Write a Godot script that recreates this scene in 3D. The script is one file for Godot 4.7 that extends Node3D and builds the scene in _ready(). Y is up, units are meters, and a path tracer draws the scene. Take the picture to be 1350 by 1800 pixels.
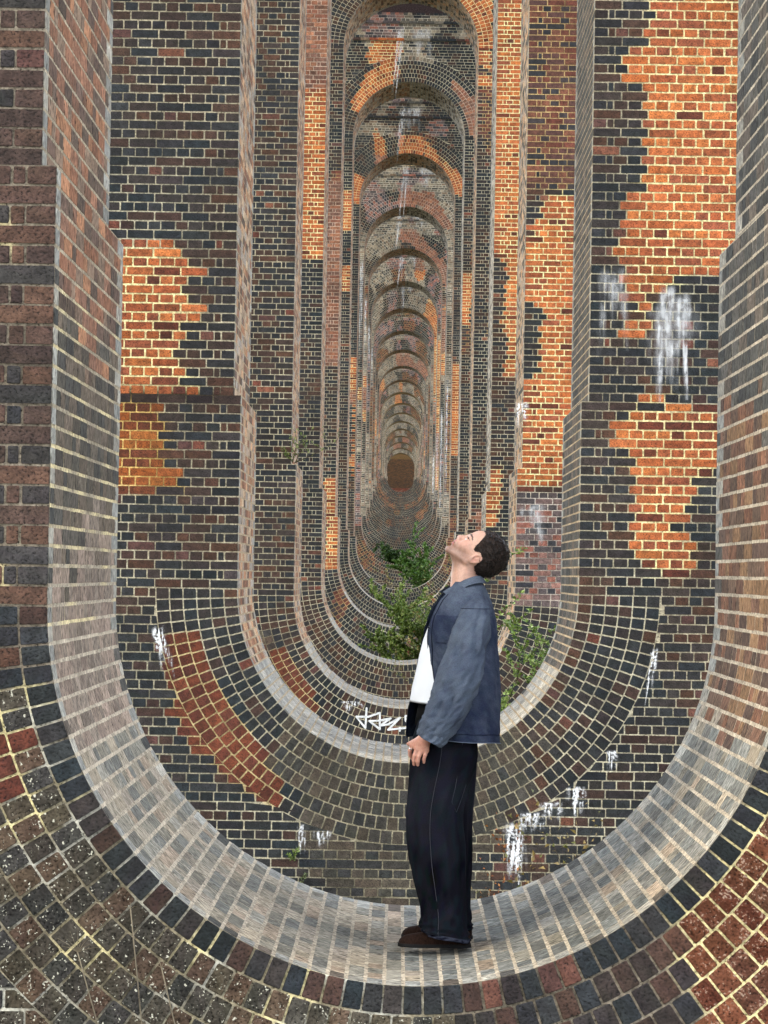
extends Node3D
# A row of brick viaduct piers, each pierced by a tall opening with a round arch above and an inverted arch below,
# and a man who stands in the nearest opening and looks up. Metres, y up, the row runs towards -z.

const PITCH := 10.38      # from one pier to the next
const FIRST := 8.8        # camera to the front of the nearest pier
const DEEP := 2.14        # thickness of a pier
const HALF := 1.407       # half width of the lower opening
const HALF_UP := 1.472    # half width above the ledge
const EYE := 1.513
const SPRING := 13.0      # where the upper arch springs
const COURSE := 0.0762
const RING := 0.1125
const WIDE := 4.6
const LAST := 24
const FOCAL := 4083.0

var rng := RandomNumberGenerator.new()
var mats := {}
var noise_a := FastNoiseLite.new()
var noise_b := FastNoiseLite.new()
var names := {}

const ZONES := {
	1: [
		["B", [-1.45, 1.12, -1.30, 0.80, -0.92, 0.31, -0.49, 0.04, 0.16, -0.06, 0.17, -0.29, -1.34, -0.32, -1.82, -0.00, -1.84, 1.01]],
		["R", [-1.80, 0.88, -1.49, 0.88, -1.47, 0.65, -1.79, 0.58]],
		["R", [0.96, 0.26, 1.12, 0.50, 1.33, 0.76, 1.65, 0.92, 1.67, -0.27, 1.11, -0.28, 1.03, 0.05]]],
	2: [
		["O", [-2.95, 4.23, -2.01, 4.25, -1.87, 4.11, -1.79, 4.02, -1.91, 3.88, -1.95, 3.78, -1.77, 3.74, -1.81, 3.60, -1.85, 3.41, -1.95, 3.31, -1.94, 3.22, -1.82, 3.10, -1.80, 3.01, -2.93, 2.99]],
		["K", [-2.93, 2.99, -1.85, 3.00, -1.33, 2.98, -1.33, 2.88, -1.84, 2.90, -2.93, 2.89]],
		["A", [-2.92, 2.86, -2.06, 2.88, -1.98, 2.65, -2.05, 2.51, -1.98, 2.33, -1.88, 2.23, -2.11, 2.13, -2.91, 2.11]],
		["R", [-2.10, 1.02, -1.74, 1.02, -1.62, 0.69, -1.38, 0.32, -0.97, -0.24, -1.02, -0.45, -1.46, -0.23, -1.89, 0.28]],
		["O", [1.94, 6.67, 1.93, 6.20, 2.00, 6.15, 1.81, 5.96, 1.70, 5.82, 1.75, 5.68, 1.91, 5.54, 1.92, 5.12, 1.86, 4.93, 1.81, 4.69, 1.70, 4.27, 1.66, 4.17, 1.80, 4.08, 1.83, 3.66, 1.71, 3.59, 1.95, 3.47, 2.06, 3.95, 2.46, 4.05, 3.39, 4.25, 3.35, 6.69]],
		["O", [1.86, 3.08, 2.10, 3.08, 2.10, 2.97, 1.87, 2.97]],
		["O", [1.83, 2.93, 1.75, 2.81, 1.73, 2.72, 1.80, 2.44, 1.83, 2.30, 1.79, 2.06, 1.81, 1.87, 1.84, 1.78, 1.91, 1.64, 2.10, 1.54, 2.38, 1.56, 2.38, 1.79, 2.17, 1.93, 2.30, 2.07, 2.40, 2.26, 2.46, 2.40, 3.19, 2.46, 3.18, 2.95]]],
	3: [
		["R", [-1.73, 0.54, -1.50, 0.55, -1.05, -0.17, -1.17, -0.33, -1.59, 0.18]],
		["B", [-1.92, 0.79, -1.66, 0.80, -1.66, 0.58, -1.84, 0.58]],
		["M", [0.94, 9.28, 2.68, 9.31, 2.73, 6.49, 0.99, 6.46]],
		["O", [2.73, 6.49, 2.79, 2.63, 1.45, 2.70, 1.40, 3.78, 1.64, 4.22, 1.64, 4.58, 1.74, 4.80, 1.52, 5.09, 1.47, 5.74, 1.72, 6.40]],
		["W", [1.20, 2.56, 2.07, 2.58, 2.02, 1.17, 1.23, 1.16]]],
	4: [
		["K2", [-2.42, 11.94, -1.39, 11.96, -1.35, 9.90, -2.38, 9.89]],
		["O", [-2.38, 9.89, -1.35, 9.90, -1.37, 6.95, -2.33, 6.89]],
		["O", [1.28, 12.01, 2.47, 12.03, 2.36, 7.33, 1.95, 5.56, 1.86, 4.92, 1.67, 4.97, 1.76, 5.56, 1.60, 5.94, 1.73, 6.73, 1.43, 7.31]],
		["O", [1.21, 3.30, 1.69, 3.40, 1.66, 2.62, 1.38, 2.03, 1.18, 2.12]]],
	5: [
		["K2", [-1.96, 10.08, -1.32, 10.10, -1.30, 6.05, -1.89, 6.04]],
		["O", [0.92, 14.72, 1.78, 14.73, 1.77, 12.61, 1.57, 12.61, 1.38, 13.25, 0.81, 13.98]],
		["K2", [1.56, 2.90, 2.11, 2.91, 2.14, 1.06, 1.59, 1.05]],
		["O", [-1.72, 3.58, -1.35, 3.59, -1.32, 1.61, -1.69, 1.61]],
		["O", [1.43, 12.42, 1.95, 12.43, 1.95, 12.20, 1.43, 12.19]]],
	6: [
		["O", [-1.82, 11.59, -1.36, 11.60, -1.37, 10.49, -1.80, 10.48]],
		["O", [-1.78, 9.59, -1.38, 9.59, -1.40, 8.89, -1.77, 8.89]],
		["O", [-1.60, 13.68, -1.20, 14.61, -0.44, 15.22, -0.22, 14.71, -0.46, 14.44, -1.19, 13.66]],
		["O", [-1.00, 15.59, -0.21, 15.61, -0.20, 15.16, -1.21, 14.90]],
		["K2", [1.03, 14.62, 1.93, 13.89, 1.73, 12.84, 1.37, 13.88]],
		["O", [1.42, 9.42, 1.74, 9.43, 1.68, 8.06, 1.44, 8.05]]],
	7: [
		["O", [-0.32, 15.05, 0.29, 15.07, 1.76, 13.70, 1.77, 13.04, 1.28, 13.38, 0.47, 14.49, -0.30, 14.25]],
		["O", [-1.73, 13.92, -1.13, 13.65, -1.46, 12.84, -1.78, 12.94]],
		["O", [1.41, 7.98, 1.76, 7.99, 1.80, 5.20, 1.46, 5.20]],
		["O", [-1.57, 6.88, -1.22, 6.89, -1.16, 3.41, -1.51, 3.40]]],
	8: [
		["K2", [-0.22, 15.08, 0.88, 15.00, 1.70, 13.72, 1.30, 13.71, 0.49, 14.49, -0.31, 14.52]]],
	9: [
		["K2", [-0.21, 15.23, 0.35, 15.24, 1.73, 13.69, 1.75, 12.57, 1.28, 13.68, 0.14, 14.68, -0.31, 14.78]]],
}


# floor of the inverted arch and height of the ledge, pier by pier
const FLOORS := [0.0, 0.0, -0.06, -0.18, 0.0, 0.31, 0.66, 1.0, 1.86, 2.5, 3.1, 3.8, 4.5, 5.2, 5.8, 6.4, 6.9, 7.4, 7.9, 8.35, 8.8, 9.2, 9.6, 9.95, 10.26]
const LEDGES := [3.03, 3.03, 3.0, 2.89, 2.96, 2.75, 2.7, 2.65]

const BRICKS := {
	"D": [[52, 55, 57], [60, 59, 59], [46, 51, 54], [69, 63, 60], [58, 61, 62], [84, 63, 55], [63, 65, 67], [50, 57, 61]],
	"P": [[80, 64, 56], [66, 60, 58], [90, 68, 57], [56, 56, 58], [74, 64, 59], [60, 61, 62], [98, 69, 54], [54, 58, 61]],
	"O": [[198, 112, 64], [188, 104, 58], [206, 122, 66], [178, 96, 58], [160, 90, 62], [200, 116, 68], [190, 106, 56], [168, 94, 58]],
	"A": [[150, 84, 42], [130, 68, 38], [166, 100, 48], [112, 62, 40], [158, 86, 40]],
	"R": [[114, 60, 42], [122, 66, 45], [104, 56, 42], [110, 62, 48]],
	"B": [[94, 86, 72], [82, 77, 68], [100, 84, 70], [78, 74, 67], [96, 79, 66], [74, 72, 68], [86, 80, 70]],
	"N": [[94, 72, 62], [80, 64, 58], [102, 76, 62], [64, 61, 60], [86, 68, 60], [66, 62, 60]],
	"G": [[150, 138, 118], [132, 122, 104], [112, 106, 94], [166, 152, 128], [90, 87, 80], [140, 118, 96]],
	"S": [[74, 71, 64], [66, 65, 61], [82, 75, 65], [60, 61, 60], [70, 68, 60], [88, 78, 66]],
	"RB": [[120, 76, 56], [106, 70, 55], [132, 82, 60], [112, 66, 50], [124, 84, 66]],
	"K": [[54, 46, 42], [62, 48, 42], [48, 44, 42]],
	"M": [[112, 74, 62], [98, 68, 62], [70, 62, 62], [134, 86, 66], [58, 58, 60], [120, 70, 56]],
	"W": [[154, 114, 102], [134, 110, 104], [112, 98, 96], [92, 84, 84], [64, 64, 68], [160, 104, 88]],
	"K2": [[160, 106, 80], [146, 96, 76], [136, 100, 84], [168, 116, 88], [126, 90, 72]],
	"upper": [[180, 130, 102], [154, 114, 92], [126, 102, 88], [194, 140, 104], [114, 96, 82], [160, 134, 112], [166, 116, 88]],
	"quoin": [[186, 184, 172], [172, 171, 162], [194, 188, 172]],
	"dark": [[114, 104, 90], [100, 94, 84], [126, 112, 96], [90, 87, 80]],
	"pink": [[170, 149, 132], [152, 136, 120], [178, 157, 138], [158, 142, 126]],
	"invert": [[186, 174, 152], [166, 158, 140], [154, 149, 134], [196, 181, 156], [172, 166, 150], [144, 142, 132], [190, 170, 146], [178, 165, 146]],
	"pale": [[208, 203, 190], [196, 193, 182], [216, 209, 192], [186, 185, 176], [202, 195, 180]],
	"slate": [[152, 152, 144], [141, 143, 137], [158, 155, 145], [131, 131, 124]],
	"grey": [[110, 106, 98], [96, 94, 88], [120, 109, 97], [88, 88, 84]],
	"rust": [[136, 103, 84], [150, 108, 84], [122, 99, 82], [158, 124, 92], [108, 88, 76]],
	"tan": [[226, 194, 158], [212, 184, 154], [200, 178, 156], [224, 176, 134], [194, 182, 168]],
}
const MORTARS := {
	"D": [188, 180, 154], "P": [184, 174, 147], "O": [250, 232, 172], "A": [216, 182, 112], "R": [206, 186, 136], "B": [156, 145, 120],
	"K": [66, 58, 46], "M": [202, 174, 122], "S": [158, 150, 126], "G": [206, 198, 178], "W": [198, 186, 172], "K2": [206, 182, 160],
}


func lin(c: Array, k := 1.0) -> Color:
	var q := Color(c[0] / 255.0, c[1] / 255.0, c[2] / 255.0).srgb_to_linear()
	return Color(q.r * k, q.g * k, q.b * k)


func numbered(called: String) -> String:
	var n: int = names.get(called, 0)
	names[called] = n + 1
	return called if n == 0 else "%s_%03d" % [called, n]


func thing(called: String, label: String, category: String, at := Vector3.ZERO, group := "") -> Node3D:
	var o := Node3D.new()
	o.name = numbered(called)
	add_child(o)
	o.position = at
	o.set_meta("label", label)
	o.set_meta("category", category)
	if group:
		o.set_meta("group", group)
	return o


# ---------------------------------------------------------------- triangles

class Sink:
	var v := PackedVector3Array()
	var n := PackedVector3Array()
	var c := PackedColorArray()
	var t := PackedVector2Array()
	var i := PackedInt32Array()

	func vert(p: Vector3, nn: Vector3, col: Color, uv: Vector2) -> int:
		v.append(p)
		n.append(nn)
		c.append(col)
		t.append(uv)
		return v.size() - 1

	func tri(a: int, b: int, d: int) -> void:
		# wound so that the front is where the normals point
		var f := (v[b] - v[a]).cross(v[d] - v[a])
		if f.dot(n[a] + n[b] + n[d]) > 0.0:
			i.append_array([a, d, b])
		else:
			i.append_array([a, b, d])

	func quad(a: int, b: int, d: int, e: int) -> void:
		tri(a, b, d)
		tri(a, d, e)

	func smooth() -> void:
		# normals from the faces, shared by the vertices as they are indexed
		for k in n.size():
			n[k] = Vector3.ZERO
		for k in range(0, i.size(), 3):
			var f := (v[i[k + 2]] - v[i[k]]).cross(v[i[k + 1]] - v[i[k]])
			n[i[k]] += f
			n[i[k + 1]] += f
			n[i[k + 2]] += f
		for k in n.size():
			n[k] = n[k].normalized() if n[k].length_squared() > 1e-20 else Vector3.UP

	func arrays() -> Array:
		var a := []
		a.resize(Mesh.ARRAY_MAX)
		a[Mesh.ARRAY_VERTEX] = v
		a[Mesh.ARRAY_NORMAL] = n
		a[Mesh.ARRAY_COLOR] = c
		a[Mesh.ARRAY_TEX_UV] = t
		a[Mesh.ARRAY_INDEX] = i
		return a


func put(called: String, sinks: Array, materials: Array, parent: Node, at := Vector3.ZERO) -> MeshInstance3D:
	var m := ArrayMesh.new()
	for k in sinks.size():
		if sinks[k].i.size() == 0:
			continue
		m.add_surface_from_arrays(Mesh.PRIMITIVE_TRIANGLES, sinks[k].arrays())
		m.surface_set_material(m.get_surface_count() - 1, materials[k])
	var o := MeshInstance3D.new()
	o.mesh = m
	o.name = called if parent != self else numbered(called)
	o.position = at
	parent.add_child(o, true)
	return o


func patch(s: Sink, nu: int, nv: int, where: Callable, tint: Callable) -> void:
	# a sheet of nu x nv cells; where(u, v) gives [position, normal, uv]
	var first := s.v.size()
	for b in nv + 1:
		for a in nu + 1:
			var r: Array = where.call(float(a) / nu, float(b) / nv)
			s.vert(r[0], r[1], tint.call(r[0]), r[2])
	for b in nv:
		for a in nu:
			var k := first + b * (nu + 1) + a
			s.quad(k, k + 1, k + nu + 2, k + nu + 1)


# ---------------------------------------------------------------- materials

func field(seed_: int, freq: float, octaves := 4, kind := FastNoiseLite.TYPE_SIMPLEX_SMOOTH) -> FastNoiseLite:
	var f := FastNoiseLite.new()
	f.seed = seed_
	f.frequency = freq
	f.noise_type = kind
	f.fractal_octaves = octaves
	return f


func seamless(seed_: int, freq: float, size := 512, octaves := 4, kind := FastNoiseLite.TYPE_SIMPLEX_SMOOTH) -> PackedByteArray:
	var im := field(seed_, freq, octaves, kind).get_seamless_image(size, size)
	im.convert(Image.FORMAT_L8)
	return im.get_data()


func picture(size: int, rgba: PackedByteArray) -> ImageTexture:
	return ImageTexture.create_from_image(Image.create_from_data(size, size, false, Image.FORMAT_RGBA8, rgba))


func stretched(seed_: int, fu: float, fv: float, size := 512) -> PackedByteArray:
	# noise stretched along v, tiling by cross-fade
	var f := field(seed_, 1.0, 3)
	var out := PackedByteArray()
	out.resize(size * size)
	for y in size:
		var w := float(y) / size
		for x in size:
			var u := float(x) / size
			var a := f.get_noise_2d(u * fu, w * fv)
			var b := f.get_noise_2d((u - 1.0) * fu, w * fv)
			var d := f.get_noise_2d(u * fu, (w - 1.0) * fv)
			var p := lerpf(lerpf(a, b, smoothstep(0.7, 1.0, u)), d, smoothstep(0.7, 1.0, w))
			out[y * size + x] = clampi(int(128.0 + p * 150.0), 0, 255)
	return out


func grain(fine: PackedByteArray, coarse: PackedByteArray, low: float, high: float, pits: float, specks: float, seed_: int) -> Array:
	# [albedo texture, height texture] of a gritty fired surface
	var size := 512
	var alb := PackedByteArray()
	var hgt := PackedByteArray()
	alb.resize(size * size * 4)
	hgt.resize(size * size * 4)
	var r := RandomNumberGenerator.new()
	r.seed = seed_
	for k in size * size:
		var f := fine[k] / 255.0
		var g := coarse[k] / 255.0
		var a := lerpf(low, high, clampf(0.5 + (f - 0.5) * 0.9 + (g - 0.5) * 1.1, 0.0, 1.0)) * r.randf_range(0.9, 1.06)
		var h := 0.5 + (f - 0.5) * 0.7 + (g - 0.5) * 0.4
		if f < pits:
			a *= 0.55
			h -= 0.25
		if f > 1.0 - specks:
			a = minf(a * 1.5, 1.0)
		var ab := clampi(int(a * 255.0), 0, 255)
		var hb := clampi(int(h * 255.0), 0, 255)
		var q := k * 4
		alb[q] = ab
		alb[q + 1] = ab
		alb[q + 2] = ab
		alb[q + 3] = 255
		hgt[q] = hb
		hgt[q + 1] = hb
		hgt[q + 2] = hb
		hgt[q + 3] = 255
	return [picture(size, alb), picture(size, hgt)]


func speckle(seed_: int, a: PackedByteArray, b: PackedByteArray, cut: float, tint: Color) -> ImageTexture:
	# blotches of crust with soft edges, clear elsewhere
	var size := 512
	var px := PackedByteArray()
	px.resize(size * size * 4)
	var r := RandomNumberGenerator.new()
	r.seed = seed_
	for k in size * size:
		var s := a[k] / 255.0 * 0.62 + b[k] / 255.0 * 0.38
		var m := smoothstep(cut, cut + 0.09, s)
		var j := r.randf_range(0.86, 1.0)
		px[k * 4] = int(tint.r8 * j)
		px[k * 4 + 1] = int(tint.g8 * j)
		px[k * 4 + 2] = int(tint.b8 * j)
		px[k * 4 + 3] = int(255.0 * m)
	return picture(size, px)


func wash(a: PackedByteArray, b: PackedByteArray, cut: float, soft: float) -> ImageTexture:
	var px := PackedByteArray()
	px.resize(512 * 512 * 4)
	for k in 512 * 512:
		var s := a[k] / 255.0 * 0.55 + b[k] / 255.0 * 0.45
		px[k * 4] = 240
		px[k * 4 + 1] = 240
		px[k * 4 + 2] = 240
		px[k * 4 + 3] = int(255.0 * smoothstep(cut - soft, cut + soft, s))
	return picture(512, px)


func surface(color_tex: Texture2D, height_tex: Texture2D, relief: float, rough: float, scale: float, spec := 0.35) -> StandardMaterial3D:
	var m := StandardMaterial3D.new()
	m.vertex_color_use_as_albedo = true
	m.albedo_texture = color_tex
	m.roughness = rough
	m.metallic_specular = spec
	m.uv1_scale = Vector3(scale, scale, scale)
	if height_tex:
		m.heightmap_enabled = true
		m.heightmap_texture = height_tex
		m.heightmap_scale = relief
	return m


func make_materials() -> void:
	var fine := seamless(3, 0.055, 512, 4)
	var coarse := seamless(5, 0.012, 512, 4)
	var blot := seamless(7, 0.02, 512, 5)
	var dots := seamless(9, 0.06, 512, 3)
	var pitted := grain(fine, coarse, 0.66, 1.0, 0.26, 0.14, 1)
	mats.brick = surface(pitted[0], pitted[1], 0.35, 0.85, 2.2)
	var st := stretched(21, 64.0, 15.0)
	var st2 := stretched(22, 24.0, 7.0)
	var worn := grain(st, st2, 0.55, 1.0, 0.30, 0.2, 2)
	mats.worn = surface(worn[0], worn[1], 0.28, 0.88, 1.7, 0.25)
	var gritty := grain(fine, blot, 0.66, 1.0, 0.22, 0.1, 3)
	mats.mortar = surface(gritty[0], gritty[1], 0.5, 0.95, 2.0, 0.2)
	var crust := speckle(4, dots, blot, 0.655, Color(0.74, 0.73, 0.66))
	mats.lichen = surface(pitted[0], pitted[1], 0.5, 0.92, 2.2, 0.2)
	mats.lichen.detail_enabled = true
	mats.lichen.detail_albedo = crust
	mats.lichen.detail_blend_mode = BaseMaterial3D.BLEND_MODE_MIX
	var salt := speckle(6, dots, coarse, 0.60, Color(0.60, 0.50, 0.43))
	mats.salted = surface(pitted[0], pitted[1], 0.5, 0.9, 2.2, 0.2)
	mats.salted.detail_enabled = true
	mats.salted.detail_albedo = salt
	mats.salted.detail_blend_mode = BaseMaterial3D.BLEND_MODE_MIX
	var drip := stretched(33, 26.0, 4.0)
	mats.lime = surface(wash(drip, fine, 0.50, 0.16), null, 0, 0.9, 1.1, 0.2)
	mats.lime.transparency = BaseMaterial3D.TRANSPARENCY_ALPHA
	mats.wash = surface(wash(drip, blot, 0.44, 0.34), null, 0, 0.9, 0.9, 0.2)
	mats.wash.transparency = BaseMaterial3D.TRANSPARENCY_ALPHA
	mats.plain = surface(gritty[0], null, 0, 0.9, 1.0, 0.3)
	mats.grit = gritty
	mats.fine = fine
	mats.coarse = coarse
	mats.blot = blot


# ---------------------------------------------------------------- the piers

func floor_of(n: int) -> float:
	# the arc springs on a bed joint
	return round((FLOORS[clampi(n, 0, LAST)] + HALF) / COURSE) * COURSE - HALF


func ledge_of(n: int) -> float:
	return LEDGES[n] if n < LEDGES.size() else floor_of(n) + HALF + 0.3


func front_of(n: int) -> float:
	return -(FIRST + (n - 1) * PITCH)


func soil_of(n: int) -> float:
	return floor_of(n) - 1.3


func inside(x: float, y: float, p: Array) -> bool:
	var hit := false
	var j := p.size() - 2
	for i in range(0, p.size(), 2):
		if (p[i + 1] > y) != (p[j + 1] > y) and x < (p[j] - p[i]) * (y - p[i + 1]) / (p[j + 1] - p[i + 1]) + p[i]:
			hit = not hit
		j = i
	return hit


func zone_of(n: int, x: float, y: float) -> String:
	var hit := ""
	for z in ZONES.get(n, []):
		if inside(x, y, z[1]):
			hit = z[0]
	if hit:
		return hit
	if n == 2 and y < 0.35 and absf(x) < 1.15 - 0.5 * absf(y) + 0.3 * noise_b.get_noise_2d(x * 5.0, y * 5.0):
		return "S"
	var a := noise_a.get_noise_3d(x * 1.2, y * 0.35, n * 19.0 + (50.0 if x > 0.0 else 0.0))
	if n > 6 and a > 0.3 and y > floor_of(n) + 2.2:
		return "O" if noise_b.get_noise_2d(n * 7.3, y * 0.4) > -0.05 else "K2"
	if n > 4 and y > 15.0 and noise_b.get_noise_3d(x * 0.8, y * 1.2, n * 5.0) > -0.12:
		return "G" if a > -0.1 else "W"
	if n > 4 and a < -0.34:
		return "M"
	if n > 7 and y > floor_of(n) + 1.3:
		var far := noise_b.get_noise_3d(x * 1.1, y * 0.5, n * 3.7)
		if far > 0.0:
			return "G"
		if far < -0.25:
			return "W"
	return "P" if noise_b.get_noise_3d(x * 0.9, y * 0.6, n * 11.0) > 0.0 else "D"


func any(key: String) -> Color:
	var l: Array = BRICKS[key]
	return lin(l[rng.randi() % l.size()], 0.86 * rng.randf_range(0.82, 1.14))


func brick_tint(n: int, x: float, y: float, ring := -1) -> Color:
	var z := zone_of(n, x, y)
	if n == 1 and ring == 0 and z != "O":
		z = "D"
	if z in ["D", "P"] and rng.randf() < 0.03:
		z = "M"
	if n == 1 and z in ["D", "P"] and ring < 0:
		z = "N"
	if n == 1 and z == "R" and x > 0.0:
		z = "RB"
	if z == "O" and rng.randf() < 0.06:
		z = "R"
	var col := any(z)
	# soot and weather in broad drifts
	col *= 1.0 + 0.45 * noise_a.get_noise_3d(x * 2.6, y * 2.0, n * 23.0) + 0.2 * noise_b.get_noise_3d(x * 9.0, y * 4.0, n * 7.0)
	return col * 0.78 if z in ["D", "P"] else col


func mortar_tint(n: int, x: float, y: float) -> Color:
	var z := zone_of(n, x, y)
	var c: Array = MORTARS[z]
	var k := noise_b.get_noise_3d(x * 6.0, y * 6.0, n * 3.0)
	if n == 1:
		if z == "R":
			c = [232, 216, 160]
		elif z == "B":
			c = [222, 208, 156] if k > 0.18 else [196, 192, 176] if noise_a.get_noise_3d(x * 14.0, y * 14.0, 5.0) > 0.16 else [150, 140, 116]
		else:
			c = [216, 200, 150] if k > 0.3 and x < -1.6 else [132, 122, 106]
	var dirt := noise_a.get_noise_3d(x * 3.2, y * 2.6, n * 13.0 + 70.0)
	return lin(c, clampf(1.0 + 0.4 * k + (0.25 if z == "O" else 0.75) * dirt, 0.42, 1.2))


func outline(q: PackedVector2Array, cut: float) -> PackedVector2Array:
	# the four corners, each cut off unevenly
	var o := PackedVector2Array()
	for k in 4:
		var p := q[k]
		var a := (q[(k + 3) % 4] - p)
		var b := (q[(k + 1) % 4] - p)
		o.append(p + a.normalized() * minf(cut * rng.randf_range(0.4, 1.6), a.length() * 0.3))
		o.append(p + b.normalized() * minf(cut * rng.randf_range(0.4, 1.6), b.length() * 0.3))
	return o


func brick(s: Sink, r: Array, shift: Vector3) -> void:
	# r: [origin, u axis, v axis, outward normal, corners, colour, depth, level of detail, material]
	var o: Vector3 = r[0] - shift
	var eu: Vector3 = r[1]
	var ev: Vector3 = r[2]
	var out: Vector3 = r[3]
	var q: PackedVector2Array = r[4]
	var col: Color = r[5]
	var deep: float = r[6]
	var lod: int = r[7]
	var mid := (q[0] + q[1] + q[2] + q[3]) * 0.25
	var pts := outline(q, 0.0042) if lod == 0 else q
	var m := pts.size()
	var off := Vector2(rng.randf() * 3.0, rng.randf() * 3.0)
	var rough := 0.25 if r[8] == 1 else 1.0
	var up := rng.randf_range(-0.0016, 0.0016) * rough
	var tu := rng.randf_range(-0.012, 0.012) * rough
	var tv := rng.randf_range(-0.02, 0.02) * rough
	var bev := 0.0032 if lod < 2 else 0.0
	var first := s.v.size()
	var lat := []
	for p in pts:
		var d := p - mid
		var l := d.length()
		var inn := mid + d * (1.0 - bev * 1.3 / maxf(l, 0.02))
		var shade := rng.randf_range(0.93, 1.06)
		s.vert(o + eu * inn.x + ev * inn.y + out * (up + tu * d.x + tv * d.y), out, Color(col.r * shade, col.g * shade, col.b * shade), inn + off)
	if bev > 0.0:
		for p in pts:
			var d := (p - mid)
			var side := (eu * d.x + ev * d.y).normalized()
			lat.append(side)
			s.vert(o + eu * p.x + ev * p.y + out * (up - bev), (side + out * 0.6).normalized(), Color(col.r * 0.9, col.g * 0.9, col.b * 0.9), p + off)
	for k in m:
		var p := pts[k]
		var d := p - mid
		s.vert(o + eu * p.x + ev * p.y - out * deep, (eu * d.x + ev * d.y).normalized() if lod < 2 else out, col, p + off + Vector2(0.01, 0.01))
	for k in range(1, m - 1):
		s.tri(first, first + k, first + k + 1)
	var rings := 2 if bev > 0.0 else 1
	for g in rings:
		var a := first + g * m
		for k in m:
			var k2 := (k + 1) % m
			s.quad(a + k, a + k2, a + m + k2, a + m + k)


func rect(u0: float, u1: float, v0: float, v1: float) -> PackedVector2Array:
	return PackedVector2Array([Vector2(u0, v0), Vector2(u1, v0), Vector2(u1, v1), Vector2(u0, v1)])


func reach(n: int) -> float:
	# how far out a pier's face can be seen past the pier before it, from a step aside too
	if n <= 1:
		return 2.45
	var k := -front_of(n) / (-front_of(n - 1) + DEEP)
	return (HALF_UP + 1.0) * k - 1.0 + 0.12


func top_of(n: int) -> float:
	return minf(EYE + 1090.0 / (FOCAL / (-front_of(n) + DEEP)), 16.25)


func arc_edge(r: float, h: float) -> float:
	return sqrt(r * r - h * h) if absf(h) < r else -9.0


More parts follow.
